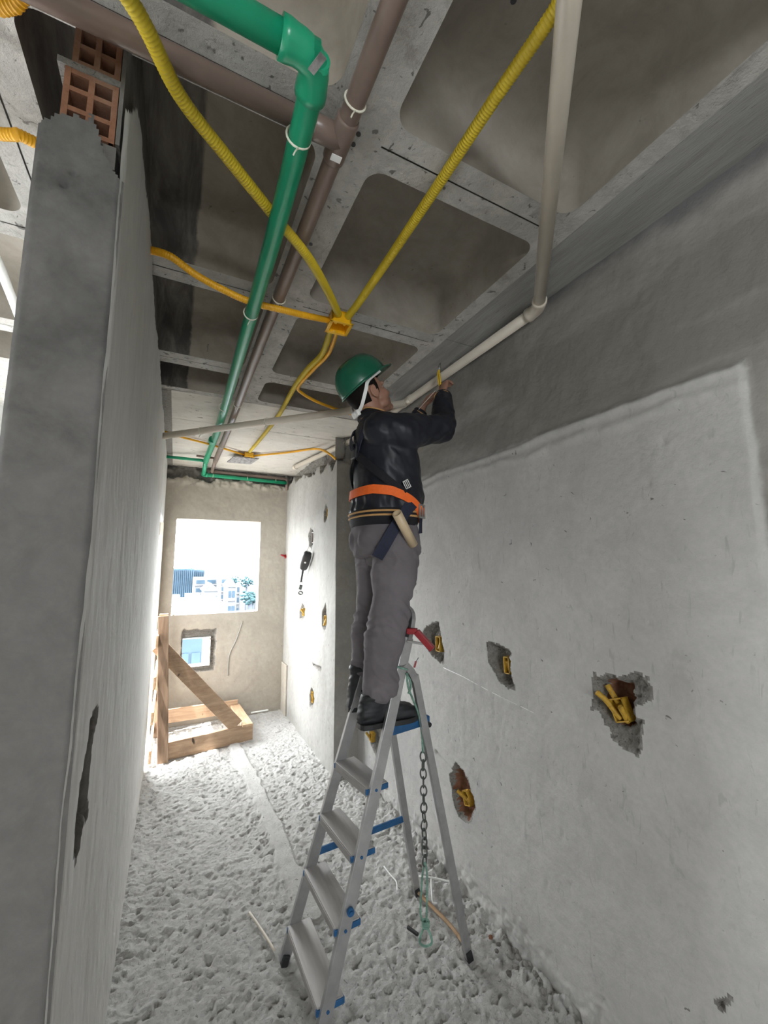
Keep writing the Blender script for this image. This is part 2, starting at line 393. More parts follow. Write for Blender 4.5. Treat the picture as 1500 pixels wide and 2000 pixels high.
def right_wall(u, v):
    y = YJ - u; z = v
    h = .02*z + fbm(y, z, 2.2, 3, .5, 1)*.006 + fbm(y, z, 14, 3, .55, 2)*.0035 + fbm(y, z*.35, 60, 2, .5, 3)*.0014
    edge = 2.335 + fbm(y, z, 3, 3, .5, 4)*.03
    low = smooth01((edge - z)/.012) * smooth01((y - (.545 + fbm(z, y, 5, 3, .5, 9)*.012))/.008)
    h = h + .007*low
    for zc, w, a in ((edge-.012, .016, .012), (edge-.065+fbm(y, z, 4, 2, .5, 6)*.03, .02, .009)):
        h = h + a*np.exp(-((z-zc)/w)**2)*(y > .53)*(.55 + 1.2*np.clip(fbm(y, z, 9, 3, .6, 7)+.4, 0, 1))
    for k in range(60):                            # nicks
        yy, zz = random.uniform(.35, 3.3), random.uniform(.1, 2.6); r = random.uniform(.004, .010)
        h = h - .006*np.exp(-(((y-yy)/r)**2 + ((z-zz)/(r*random.uniform(.6, 2.2)))**2))
    mi = np.zeros(u.shape, int)
    carve(h, mi, y, z, wpoly(HOLE_BIG, XR), .022, .02, 11, .016, 0)
    carve(h, mi, y, z, wpoly(HOLE_BIG_CORE, XR), .075, .026, 12, .012, 2, .5)
    carve(h, mi, y, z, wpoly(HOLE_MID, XR), .05, .022, 13, .010, 1)
    carve(h, mi, y, z, wpoly(HOLE_RED, XR), .05, .02, 14, .012, 1)
    carve(h, mi, y, z, wpoly(HOLE_LOW, XR+.02), .06, .025, 15, .012, 2, .75)
    carve(h, mi, y, z, wpoly(HOLE_PIT, XR+.02), .03, .015, 16, .006, 1)
    carve(h, mi, y, z, wpoly(HOLE_FAR, XR), .05, .03, 17, .01, 1)
    a = atx(852, 1470, XR+.01); b = atx(884, 1512, XR+.01)   # chased groove down to the low hole
    t = np.clip(((y-a.y)*(b.y-a.y) + (z-a.z)*(b.z-a.z))/((b.y-a.y)**2+(b.z-a.z)**2), 0, 1)
    h = h - .016*smooth01(1 - np.hypot(y-a.y-t*(b.y-a.y), z-a.z-t*(b.z-a.z))/.022)
    foot = z < .10 + .14*np.clip(fbm(y, z, 7, 3, .6, 21)+.1, 0, 1)
    h = h + foot*fbm(y, z, 26, 3, .6, 22)*.012
    return h, mi, None
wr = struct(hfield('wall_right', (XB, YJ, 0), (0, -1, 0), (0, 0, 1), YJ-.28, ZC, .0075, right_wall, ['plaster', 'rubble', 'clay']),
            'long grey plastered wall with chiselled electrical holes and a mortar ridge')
def boxobj(name, lo, hi, mat, parent=None, bev=0):
    mb = MB(); mb.box(lo, hi, bev); return mb.build(name, mat, parent)
mb = MB(); mb.tube([atx(866, 1304, XR+.001), atx(905, 1322, XR+.001), atx(960, 1352, XR+.001), atx(1042, 1392, XR+.001)], .0016, 6); mb.build('chalk_line', 'white', wr)
boxobj('masonry', (1.60, -3, 0), (1.70, YF+.15, 3.2), 'outer', wr)
mb = MB(); xa, xb = XB-.001, XB-.001-.02*ZC
mb.add([(xa, -3.1, 0), (xa, .30, 0), (1.62, .30, 0), (1.62, -3.1, 0), (xb, -3.1, ZC), (xb, .30, ZC), (1.62, .30, ZC), (1.62, -3.1, ZC)], [(0, 4, 5, 1), (1, 5, 6, 2), (2, 6, 7, 3), (3, 7, 4, 0), (0, 1, 2, 3), (4, 7, 6, 5)])
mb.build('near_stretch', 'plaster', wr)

NIB = [[(636,984),(632,1000),(633,1016),(636,1021),(639,1010),(640,995)], [(607,1031),(603,1045),(604,1066),(610,1068),(613,1050),(612,1038)],
       [(590,1178),(585,1192),(584,1208),(590,1213),(595,1205),(596,1188)], [(636,1178),(629,1195),(628,1222),(634,1232),(638,1215),(637,1190)],
       [(610,1296),(612,1300),(622,1308),(628,1311),(628,1303),(616,1298)], [(608,1343),(604,1358),(605,1378),(610,1384),(614,1368),(612,1350)]]
def nib(u, v):
    y = YF - u; z = v
    h = fbm(y, z, 3, 3, .5, 31)*.006 + fbm(y, z, 30, 3, .6, 32)*.004
    mi = np.zeros(u.shape, int)
    for k, p in enumerate(NIB): carve(h, mi, y, z, wpoly(p, XJ), .045, .018, 33+k, .008, 1)
    top = 2.69 + (y-YJ)*.075 + fbm(y, z, 9, 4, .6, 44)*.09
    rec = smooth01((z-top)/.03)
    h = h - rec*.085 + (rec > .2)*fbm(y, z, 22, 3, .6, 45)*.03; mi[rec > .3] = 1
    return h, mi, None
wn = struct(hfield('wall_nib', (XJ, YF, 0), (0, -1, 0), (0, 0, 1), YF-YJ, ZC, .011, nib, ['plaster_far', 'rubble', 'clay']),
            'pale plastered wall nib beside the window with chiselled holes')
def nib_end(u, v):
    h = fbm(u, v, 5, 4, .5, 51)*.005 - smooth01((v-2.70-fbm(u, v, 9, 3, .6, 5)*.08)/.03)*.05
    return h, np.zeros(u.shape, int), None
hfield('end_face', (XJ, YJ, 0), (1, 0, 0), (0, 0, 1), .26, ZC, .02, nib_end, ['plaster_nibend'], wn)
boxobj('masonry', (XJ+.10, YJ+.06, 0), (1.56, YF, ZC), 'plaster_nibend', wn)
mb = MB(); mb.box((1.405, YJ-.035, 2.37), (1.475, YJ+.01, 2.80), .006); mb.build('mortar_pad', 'plaster_far', wn)
mb = MB(); mb.box((XJ-.018, 5.10, .0), (XJ+.01, YF, .58), .006); mb.build('mortar_pad', 'plaster_tan', wn)

CRACK = [(189,1374),(183,1392),(176,1412),(171,1450),(164,1500),(158,1535),(153,1575),(148,1620),(147,1660),(150,1682),(155,1660),(162,1618),(166,1600),(174,1600),(172,1560),(176,1490),(180,1440),(188,1410),(191,1390)]
def left_wall(u, v):
    y = YE + u; z = v
    h = fbm(y, z, 2.5, 3, .5, 61)*.006 + fbm(y, z*.3, 24, 3, .6, 62)*.003
    mi = np.zeros(u.shape, int)
    carve(h, mi, y, z, wpoly(CRACK, XL), .028, .02, 63, .010, 1, .5)
    h = h - .006*smooth01((.02-u)/.02)
    def keep(uc, vc):
        top = 2.915 + fbm(uc, vc, 6, 3, .6, 64)*.05 - .17*np.exp(-uc/.10)
        return vc < top
    return h, mi, keep
wl = struct(hfield('wall_left', (XL, YE, 0), (0, 1, 0), (0, 0, 1), 4.30-YE, 3.0, .010, left_wall, ['plaster_left', 'core', 'core']),
            'plastered wall on the left with a long vertical crack and bare bricks at its top end')
def end_face(u, v):
    h = fbm(u, v, 6, 4, .5, 66)*.005 + fbm(u, v, 40, 3, .5, 67)*.0015 - .010*smooth01((u-TL+.012)/.012) - .008*smooth01((.010-u)/.010)
    for uu, vv in ((.052, 2.512), (.066, 2.545)): h = h - .02*np.exp(-((u-uu)**2+(v-vv)**2)/.005**2)
    def keep(uc, vc):
        top = 2.665 + .03*np.exp(-((uc-.088)/.012)**2) - .10*smooth01((uc-.085)/.06) - .03*smooth01((.03-uc)/.03) + fbm(uc, vc, 30, 3, .6, 68)*.025
        return vc < top
    return h, np.zeros(u.shape, int), keep
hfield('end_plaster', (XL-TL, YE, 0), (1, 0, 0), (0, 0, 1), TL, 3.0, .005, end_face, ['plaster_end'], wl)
boxobj('masonry', (XL-TL+.012, YE+.03, 0), (XL-.016, 4.295, 2.60), 'core', wl)
boxobj('masonry_upper', (XL-TL+.012, YE+.20, 2.60), (XL-.016, 4.295, 3.155), 'core', wl)
boxobj('mortar_bed', (XL-TL+.012, YE+.02, 2.60), (XL-.02, YE+.2, 2.654), 'core', wl)
boxobj('mortar_bed', (XL-TL+.016, YE+.012, 2.797), (XL-.022, YE+.2, 2.812), 'rubble', wl)
boxobj('mortar_side', (XL-.022, YE+.012, 2.655), (XL-.014, YE+.2, 3.1), 'core', wl)
boxobj('back_plaster', (XL-TL+.004, YE+.03, 0), (XL-TL+.013, 3.9, 2.62), 'plaster_left', wl)
def hollow_brick(z0, z1, x0, x1, y0, dep):
    mb = MB(); cols, rows, t = 2, 3, .011
    for i in range(cols+1):
        xc = x0 + (x1-x0)*i/cols; mb.box((max(x0, xc-t/2), y0, z0), (min(x1, xc+t/2) if i else x0+t, y0+dep, z1)) if i < cols else mb.box((x1-t, y0, z0), (x1, y0+dep, z1))
    for j in range(rows+1):
        zc = z0 + (z1-z0)*j/rows; a, b = max(z0, zc-t/2), min(z1, zc+t/2)
        if j == 0: b = z0+t
        if j == rows: a = z1-t
        mb.box((x0+.002, y0+.001, a), (x1-.002, y0+dep, b))
    mb.box((x0+.001, y0+dep-.012, z0), (x1-.001, y0+dep-.002, z1))
    return mb
for z0, z1, dx in ((2.655, 2.797, 0), (2.813, 2.955, .010)):
    hollow_brick(z0, z1, XL-TL+.030+dx, XL-.024, YE+.014, .17).build('brick', 'clay', wl)
# jamb and lintel of the side opening beyond the left wall
boxobj('lintel', (XL-TL, 4.29, 2.25), (XL, YF, 3.0), 'plaster_left', wl)
boxobj('jamb', (XL-TL, 5.18, 0), (XL+.004, YF, 2.26), 'plaster_tan', wl)
random.seed(5)
for k in range(16):
    z = .08 + k*.135; mb = MB(); mb.obox(Vector((XL-.02, 4.305, z)), Vector((1, 0, 0)), Vector((0, 1, 0)), Vector((0, 0, 1)), random.uniform(.012, .022), .012, random.uniform(.035, .06), .004)
    mb.build('brick_end', 'clay' if k % 2 else 'rubble', wl)

# far wall with the window hole and the small rough hole
W1 = (-.012, .943, 1.207, 2.318); W2 = (.122, .420, .622, .945)
def far_wall(u, v):
    x = -.30 + u; z = v
    h = fbm(x, z, 2.5, 3, .5, 71)*.006 + fbm(x, z, 20, 3, .6, 72)*.003
    sd = poly_sd(x, z, [(.105, .565), (.478, .555), (.478, 1.035), (.108, 1.045)]) + fbm(x, z, 18, 3, .6, 73)*.02
    t = smooth01(sd/.02); h = h - t*.035 + t*np.sin(z*170 + fbm(x, z, 5, 2, .5, 3)*6)*.007
    mi = np.zeros(u.shape, int); mi[t > .3] = 1
    top = smooth01((z - 2.80 - fbm(x, z, 7, 3, .6, 74)*.10)/.03)
    h = h - top*.03 + (z > 2.70)*np.abs(fbm(x, z, 11, 3, .6, 75))*.07*smooth01((z-2.70)/.1); mi[top > .4] = 2
    def keep(uc, vc):
        xc = uc-.30; o = np.zeros(uc.shape, bool)
        for a, b, c, d in (W1, W2):
            j = 0 if (a, b, c, d) == W1 else .012
            o |= (xc > a-fbm(xc, vc, 30, 2, .5, 7)*j) & (xc < b+fbm(xc, vc, 30, 2, .5, 8)*j) & (vc > c+fbm(xc, vc, 25, 2, .5, 9)*max(j, .008)) & (vc < d)
        return ~o
    return h, mi, keep
wf = struct(hfield('wall_far', (-.30, YF, 0), (1, 0, 0), (0, 0, 1), 1.95, 3.0, .0095, far_wall, ['plaster_tan', 'rubble', 'core']),
            'tan plastered end wall with a large window opening and a small rough hole')
mb = MB(); y0, y1 = YF+.045, YF+.17
for lo, hi in (((-.3, 0), (W1[0], 3.1)), ((W1[1], 0), (1.70, 3.1)), ((W1[0], W1[3]), (W1[1], 3.1)), ((W1[0], W2[3]), (W1[1], W1[2])),
               ((W1[0], 0), (W1[1], W2[2])), ((W1[0], W2[2]), (W2[0], W2[3])), ((W2[1], W2[2]), (W1[1], W2[3]))):
    mb.box((lo[0], y0, lo[1]), (hi[0], y1, hi[1]))
mb.build('masonry', 'plaster_tan', wf)
mb = MB(); e = .004
for a, b, c, d in (W1, W2):
    ya, yb = YF-.002, y0+.002
    mb.add([(a, ya, c), (a, yb, c), (a, yb, d), (a, ya, d)], [(0, 1, 2, 3)]); mb.add([(b, ya, c), (b, yb, c), (b, yb, d), (b, ya, d)], [(3, 2, 1, 0)])
    mb.add([(a, ya, d), (b, ya, d), (b, yb, d), (a, yb, d)], [(0, 3, 2, 1)]); mb.add([(a, ya, c), (b, ya, c), (b, yb, c), (a, yb, c)], [(0, 1, 2, 3)])
mb.build('reveal', 'plaster_tan', wf)
mb = MB()                                          # pale mortar line trickled below the window
mb.tube(spline([aty(474, 1213, YF-.004), aty(462, 1248, YF-.004), aty(448, 1280, YF-.004), aty(445, 1320, YF-.004)]), .006, 6); mb.build('mortar_trickle', 'plaster_far', wf)

# ---- floor
PATH = [(460,1458),(475,1490),(490,1520),(512,1570),(540,1630),(560,1690),(610,1790)]
PATH = [(p.x, p.y) for p in (atz(u, v, 0) for u, v in PATH)]
def floor_fn(u, v):
    x = -.35 + u; y = .55 + v
    lump = fbm(x, y, 20, 4, .62, 81); fine = fbm(x, y, 48, 2, .6, 82)
    h = .004 + lump*.007 + fine*.009 + fbm(x, y, 90, 2, .6, 88)*.005 + fbm(x, y, 2.2, 2, .5, 83)*.014
    pit = np.clip(fbm(x, y, 30, 2, .5, 84)-.22, 0, 1); h = h - pit*.05
    d = np.full(u.shape, 9.)
    for (ax, ay), (bx, by) in zip(PATH, PATH[1:]):
        ex, ey = bx-ax, by-ay; t = np.clip(((x-ax)*ex+(y-ay)*ey)/(ex*ex+ey*ey), 0, 1); d = np.minimum(d, np.hypot(x-ax-t*ex, y-ay-t*ey))
    m = smooth01((.065 + fbm(x, y, 12, 2, .5, 85)*.02 - d)/.018)
    h = h*(1-m*.85) + m*.020
    h = h + .05*smooth01((x-1.36)/.14)*np.clip(.35+fbm(x, y, 14, 3, .6, 86)*1.3, 0, 1) + .015*smooth01((-.06-x)/.07)
    near = smooth01((y-4.2)/.4); h = h*(1-.25*near)
    h = h + .016*smooth01((x-1.25)/.2)*fbm(x, y, 34, 3, .6, 87)
    return h, None, None
fl = struct(hfield('floor', (-.35, .55, 0), (1, 0, 0), (0, 1, 0), 1.90, YF-.55+.04, .0065, floor_fn, ['floor']), 'rough grey mortar-covered concrete floor')
boxobj('slab', (-4.8, -3.2, -.25), (1.75, YF+.17, -.03), 'floor', fl)

# ---- waffle ceiling
COLS = [(-1.215, -.525), (-.385, .305), (.465, 1.155)]
ROWS = [(-.640, .045), (.175, .860), (1.0, 1.685), (1.82, 2.48), (2.62, 2.975)]
XBEAM = 1.225
def rrect(x0, x1, y0, y1, r, n=8):
    out = []
    for cx, cy, a0 in ((x1-r, y1-r, 0), (x0+r, y1-r, 90), (x0+r, y0+r, 180), (x1-r, y0+r, 270)):
        for k in range(n+1):
            a = R(a0 + 90*k/n); out.append((cx + r*math.cos(a), cy + r*math.sin(a)))
    return out
mb = MB()
def zrect(x0, x1, y0, y1, z=ZC): mb.add([(x0, y0, z), (x0, y1, z), (x1, y1, z), (x1, y0, z)], [(0, 1, 2, 3)])
J = .0025; xs = [-1.3] + [c for p in COLS for c in p] + [XBEAM]; ys = [-.72] + [c for p in ROWS for c in p] + [3.03]
vx = [(xs[0], xs[1]), (xs[2], xs[3]), (xs[4], xs[5]), (xs[6], xs[7])]
for a, b in vx:                                    # ribs along the corridor, a joint down the middle
    if b-a > .12:
        m_ = (a+b)/2 - .012; zrect(a, m_-J, ys[0], ys[-1]); zrect(m_+J, b, ys[0], ys[-1])
    else: zrect(a, b, ys[0], ys[-1])
for a, b in COLS:
    for i in range(len(ROWS)+1):
        y0_, y1_ = ys[2*i], ys[2*i+1]
        if 0 < i < len(ROWS):
            m_ = (y0_+y1_)/2; zrect(a, b, y0_, m_-J); zrect(a, b, m_+J, y1_)
        else: zrect(a, b, y0_, y1_)
for a, b in COLS:                                  # rounded coffer corners
    for c, d in ROWS:
        rr_ = rrect(a, b, c, d, .055)
        for q, (kx, ky) in enumerate(((b, d), (a, d), (a, c), (b, c))):
            arc = rr_[q*9:q*9+9]; mb.add([(kx, ky, ZC)] + [(x, y, ZC) for x, y in arc], [[0] + list(range(1, 10))[::-1]])
ce = struct(mb.build('ceiling', 'ceiling'), 'concrete waffle slab ceiling with rounded coffers and pale ribs')
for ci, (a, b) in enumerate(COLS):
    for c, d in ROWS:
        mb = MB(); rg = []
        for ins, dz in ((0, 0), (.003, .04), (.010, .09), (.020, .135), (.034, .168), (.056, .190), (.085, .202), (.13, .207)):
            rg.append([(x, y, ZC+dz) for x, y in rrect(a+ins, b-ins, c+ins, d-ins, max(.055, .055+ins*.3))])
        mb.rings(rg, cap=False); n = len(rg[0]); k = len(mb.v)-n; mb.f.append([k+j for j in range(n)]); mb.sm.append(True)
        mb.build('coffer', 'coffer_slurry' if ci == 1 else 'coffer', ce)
mb = MB(); mb.add([(xs[0], ys[0], ZC+.008), (xs[0], ys[0]+.001, ZC+.008), (xs[0]+.001, ys[0], ZC+.008)], [(0, 1, 2)])
for a, b in vx: mb.box((a, ys[0], ZC+.008), (b, ys[-1], ZC+.012))
for a, b in COLS:
    for i in range(len(ROWS)+1): mb.box((a, ys[2*i], ZC+.008), (b, ys[2*i+1], ZC+.012))
mb.build('joint_backing', 'core', ce)
mb = MB()                                          # board-marked soffit strip along the right wall: boards end to end
for y0_, y1_, dz in ((-3, 1.68, 0), (1.685, 3.03, -.001)):
    mb = MB(); mb.box((XBEAM, y0_, ZC-.002+dz), (1.56, y1_, ZC+.04)); mb.build('soffit_board', 'soffit', ce)
for x0_, x1_, y0_, y1_ in ((XL-TL, 1.56, 3.032, 3.62), (XL-TL, 1.56, 3.626, YF+.05)):
    mb = MB(); mb.box((x0_, y0_, ZC-.004), (x1_, y1_, ZC+.04)); mb.build('slab_panel', 'slab_far', ce)
boxobj('rough_strip', (XL-.005, 3.035, ZC-.012), (XL+.055, YF, ZC+.01), 'rubble', ce)
boxobj('slab_top', (-4.8, -3.2, 3.20), (1.75, 4.06, 3.30), 'outer', ce); boxobj('slab_top', (XL-TL-.02, 4.06, 3.20), (1.75, YF+.17, 3.30), 'outer', ce)
for lo, hi in (((-4.8, -3.2), (-1.3, 4.06)), ((-1.3, -3.2), (XBEAM, -.72)), ((-1.3, 3.03), (XL-TL, 4.06))):
    boxobj('side_room_slab', (lo[0], lo[1], ZC), (hi[0], hi[1], 3.2), 'ceiling', ce)
for x_, y_ in ((690, 282), (607, 477), (700, 262), (1003, 0)):
    p = atz(x_, y_, ZC-.001); mb = MB(); mb.tube([p+Vector((0, 0, .0008)), p-Vector((0, 0, .0015))], .007, 10); mb.build('nail_hole', 'black', ce)

# ---- the side room the daylight also comes from (seen only past the wall end); its unseen windows are placed for their light
mb = MB()
for lo, hi in (((-4.75, -3.2, 0), (-4.6, 3.9, .8)), ((-4.75, -3.2, 2.5), (-4.6, 3.9, 3.2)), ((-4.75, -3.2, .8), (-4.6, 1.2, 2.5)), ((-4.75, 3.3, .8), (-4.6, 3.9, 2.5))):
    mb.box(lo, hi)
struct(mb.build('wall_side_room', 'outer'), 'outer wall of the side room with an unseen opening added for daylight')
mb = MB()
for lo, hi in (((-4.75, 3.9, 0), (-3.6, 4.05, 3.2)), ((-1.0, 3.9, 0), (XL-TL+.02, 4.05, 3.2)), ((-3.6, 3.9, 0), (-1.0, 4.05, .8)), ((-3.6, 3.9, 2.5), (-1.0, 4.05, 3.2))):
    mb.box(lo, hi)
struct(mb.build('wall_side_room_end', 'outer'), 'end wall of the side room with an unseen opening added for daylight')
mb = MB(); BW = (-.9, .2, 1.55, 2.35)  # opening added in the unseen back wall to let in fill light
for lo, hi in (((-4.8, 0), (BW[0], 3.2)), ((BW[1], 0), (1.75, 3.2)), ((BW[0], 0), (BW[1], BW[2])), ((BW[0], BW[3]), (BW[1], 3.2))): mb.box((lo[0], -3.2, lo[1]), (hi[0], -3.05, hi[1]))
struct(mb.build('wall_back', 'outer'), 'wall behind the viewer with an opening added for fill light')
portal('portal_back', ((BW[0]+BW[1])/2, -3.19, (BW[2]+BW[3])/2), (R(90), 0, 0), BW[1]-BW[0], BW[3]-BW[2])
portal('portal_window', ((W1[0]+W1[1])/2, YF+.16, (W1[2]+W1[3])/2), (R(-90), 0, 0), W1[1]-W1[0], W1[3]-W1[2])
portal('portal_hole', ((W2[0]+W2[1])/2, YF+.16, (W2[2]+W2[3])/2), (R(-90), 0, 0), W2[1]-W2[0], W2[3]-W2[2])
portal('portal_door', (XL-TL-.01, 4.74, 1.12), (0, R(-90), 0), 2.25, .9)
portal('portal_side_b', (-4.74, 2.25, 1.65), (0, R(-90), 0), 1.7, 2.1)
portal('portal_side_c', (-2.3, 4.04, 1.65), (R(-90), 0, 0), 2.6, 1.7)

# ================================================================== PIPES AND CONDUITS
def pipe_thing(name, label, cat, group=None, loc=None): return empty(name, loc, label, cat, group)
def run(parent, name, pts, r, mat, seg=18):
    mb = MB(); mb.tube(pts, r, seg); return mb.build(name, mat, parent)
def collar(parent, name, p, d, r, L, mat, seg=18):
    d = Vector(d).normalized(); mb = MB(); e = .004
    mb.tube([p-d*L/2, p-d*(L/2-e), p+d*(L/2-e), p+d*L/2], [r*.97, r, r, r*.97], seg); return mb.build(name, mat, parent)
def tie(parent, p, d, r, tail=True):
    d = Vector(d).normalized(); mb = MB()
    u = d.orthogonal().normalized(); w = d.cross(u)
    pts = [p + (u*math.cos(a)+w*math.sin(a))*r for a in [2*math.pi*k/16 for k in range(16)]]
    mb.tube(pts, .0028, 6, closed=True, up=None)
    if tail: q = p - Vector((0, 0, 1))*r; mb.tube([q, q+Vector((-.008, -.004, -.018)), q+Vector((-.012, -.004, -.03))], .002, 5)
    return mb.build('cable_tie', 'tie', parent)
def elbow(parent, a, b, c, r, L, mat):
    a, b, c = Vector(a), Vector(b), Vector(c); d0 = (a-b).normalized(); d1 = (c-b).normalized()
    path = [b+d0*L, b+d0*L*.8] + [ (1-t)**2*(b+d0*L*.6)+2*t*(1-t)*b+t*t*(b+d1*L*.6) for t in [k/8 for k in range(9)]] + [b+d1*L*.8, b+d1*L]
    mb = MB(); n = len(path); mb.tube(path, [r*1.08 if (i < 2 or i > n-3) else r for i in range(n)], 20); return mb.build('elbow', mat, parent)

# green drain pipe along the corridor
RG = .027
g0 = Vector((-.75, .735, 2.77)); g1 = atz(620, 112, 2.77); g0.y = g1.y + .0
g2 = atz(605, 190, 2.772); g3 = atz(541, 440, 2.785); g4 = atz(478, 660, 2.82); g5 = atz(428, 832, 2.862); g6 = atz(402, 900, 2.872)
g7 = Vector((.245, YF-.06, 2.85)); g8 = Vector((XJ-.03, YF-.06, 2.835))
xg = [g2, g3, g4, g5, g6]
gp = pipe_thing('green_pipe', 'long glossy green pipe with elbow hung under the coffers along the corridor', 'pipe', None, (.22, 2.5, 2.77))
run(gp, 'cross_run', [g0, g1], RG, 'green'); run(gp, 'main_run', spline([g1] + xg, .1), RG, 'green')
el = elbow(gp, g0, g1, g2, RG*1.18, .075, 'green')
lb = MB(); lb.obox(g1+Vector((-.004, -.012, -RG*1.18-.0012)), Vector((.35, -.93, 0)).normalized(), Vector((.93, .35, 0)).normalized(), Vector((0, 0, 1)), .020, .0075, .0012); lb.build('barcode_label', 'paper', el)
run(gp, 'end_run', corner_path([g6, g7, g8], .05), RG*.82, 'green')
elbow(gp, g6, g7, g8, RG*1.0, .05, 'green')
collar(gp, 'coupling', atz(414, 860, 2.868), g6-g5, RG*1.15, .07, 'green')
collar(gp, 'coupling', g6, g6-g5, RG*1.1, .05, 'green')
tie(gp, atz(583, 268, 2.776), g3-g2, RG+.002); tie(gp, atz(490, 612, 2.81), g4-g3, RG+.002); tie(gp, atz(436, 795, 2.855), g5-g4, RG+.002)
for x in (.35, .75, 1.1): tie(gp, Vector((x, YF-.06, 2.848)), (1, 0, 0), RG*.85, False)
gb = run(None, 'green_branch_pipe', [Vector((XL+.002, 4.80, 2.905)), g6+Vector((-.03, .02, .005))], .016, 'green')
tag(gb, 'short thin dark green pipe between the left wall and the long green pipe', 'pipe')

# brown water pipe with tee
RB = .0245; ZB = 2.862
t0 = atz(665, 272, ZB); bx = t0.x
bp = pipe_thing('brown_pipe', 'long brown plastic pipe with a tee running under the middle rib', 'pipe', None, (bx, 2.5, ZB))
yb = Vector((bx, 4.70, 2.885)); yb2 = Vector((.335, YF-.05, 2.895)); yb3 = Vector((XJ-.02, YF-.05, 2.885))
run(bp, 'main_run', spline([Vector((bx, -.6, ZB)), Vector((bx, .5, ZB)), Vector((bx, 1.2, ZB)), Vector((bx-.004, 2.2, ZB+.004)), Vector((bx+.006, 3.4, ZB+.014)), yb], .2), RB, 'brown')
run(bp, 'branch_run', [Vector((-1.2, t0.y, ZB)), t0], RB, 'brown')
run(bp, 'end_run', corner_path([yb, yb2, yb3, yb3-Vector((0, 0, .14))], .05), RB*.8, 'brown')
tee = MB(); tee.tube([t0-Vector((0, .060, 0)), t0-Vector((0, .055, 0)), t0+Vector((0, .055, 0)), t0+Vector((0, .060, 0))], [RB*1.12, RB*1.2, RB*1.2, RB*1.12], 20)
tee.tube([t0-Vector((.075, 0, 0)), t0-Vector((.070, 0, 0)), t0], [RB*1.12, RB*1.2, RB*1.2], 20)
te = tee.build('tee', 'brown', bp)
lb = MB(); lb.obox(t0+Vector((-.002, .028, -RB*1.2-.0012)), Vector((1, 0, 0)), Vector((0, 1, 0)), Vector((0, 0, 1)), .014, .009, .0012); lb.build('white_label', 'white', te)
for y in (t0.y-.10, t0.y+.10+.62, 2.9, 4.0): tie(bp, Vector((bx, y, ZB+(.01 if y > 2 else 0))), (0, 1, 0), RB+.002)
tie(bp, t0+Vector((-.085, 0, 0)), (1, 0, 0), RB+.002)
run(bp, 'rear_stub', [Vector((bx+.02, 4.62, 2.895)), Vector((bx-.19, 4.60, 2.9))], .012, 'brown')

# cream drain pipes
RC = .0255
c0 = atz(1112, 0, 2.87) ; c1 = Vector((1.395, 1.215, 2.895)); d45 = (c1 - c0); c00 = c0 - d45*1.1
c2 = Vector((1.395, 3.40, 2.90)); c3 = atz(577, 912, 2.90); c3.x = min(c3.x, 1.19)
cp = pipe_thing('cream_pipe', 'thick cream pipe with elbow running along the top of the right wall', 'pipe', None, (1.39, 1.2, 2.89))
run(cp, 'near_run', [c00, c1], RC, 'cream'); run(cp, 'wall_run', corner_path([c1, c2, c3], .05), RC, 'cream')
elbow(cp, c0, c1, c2, RC*1.16, .062, 'cream')
collar(cp, 'socket', c3, c3-c2, RC*1.2, .05, 'cream')
collar(cp, 'socket', Vector((1.395, 2.40, 2.9)), (0, 1, 0), RC*1.15, .12, 'cream')
for y in (2.75, 3.1): tie(cp, Vector((1.395, y, 2.9)), (0, 1, 0), RC+.002, False)
e0 = Vector((1.385, 2.40, 2.885)); e1 = at(330, 850, 0, XL+.0) if False else Vector((XL-.06, 3.60, 2.765))
e1 = atz(324, 851, 2.772); e1 = e0 + (e1-e0)*1.05
dp = pipe_thing('cream_branch_pipe', 'cream pipe crossing the corridor diagonally behind the man\'s head', 'pipe', None, tuple((e0+e1)/2))
run(dp, 'pipe_run', [e0, e1], RC, 'cream')
tie(dp, e0+(e1-e0)*.53, e1-e0, RC+.002)
tie(dp, e0+(e1-e0)*.80, e1-e0, RC+.002)

# corrugated conduits
def conduit(name, pts, r, mat, label, pitch=.0080, group='corrugated conduits under the ceiling', cat='conduit'):
    P = spline(pts, .02); L = [0]
    for a, b in zip(P, P[1:]): L.append(L[-1]+(b-a).length)
    n = int(L[-1]/pitch)*3; Q = []; k = 0
    for i in range(n+1):
        s = L[-1]*i/n
        while k < len(P)-2 and L[k+1] < s: k += 1
        t = (s-L[k])/max(1e-9, L[k+1]-L[k]); Q.append(P[k].lerp(P[k+1], min(1, t)))
    mb = MB(); mb.tube(Q, [r*(.86 if i % 3 == 0 else 1.0) for i in range(n+1)], 14)
    return tag(mb.build(name, mat), label, cat, group)
RY = .0165
B1 = atz(662, 630, 2.885)                          # ceiling box in front of the man's helmet
conduit('corrugated_conduit', [Vector((-.32, .66, 2.80)), atz(240, -20, 2.80), atz(350, 185, 2.812), atz(438, 300, 2.818), atz(530, 415, 2.822), atz(600, 500, 2.815), atz(640, 568, 2.85), B1+Vector((-.020, -.048, .008))], RY, 'yellow',
        'thick yellow corrugated conduit sagging from the wall top to the ceiling box')
conduit('corrugated_conduit', [atz(1150, -110, 2.925), atz(1088, 14, 2.925), atz(965, 195, 2.922), atz(850, 370, 2.918), atz(760, 505, 2.91), atz(700, 592, 2.90), B1+Vector((.025, -.046, .008))], RY, 'yellow',
        'yellow corrugated conduit from the upper right across the coffers to the ceiling box')
conduit('corrugated_conduit', [atz(280, 488, 2.93), atz(300, 490, 2.91), atz(335, 502, 2.89), atz(380, 535, 2.87), atz(430, 563, 2.84), atz(490, 590, 2.82), atz(550, 605, 2.815), atz(600, 617, 2.84), B1+Vector((-.05, .004, .0))], RY*.86, 'orange',
        'orange corrugated conduit from the left wall across the pipes to the ceiling box')
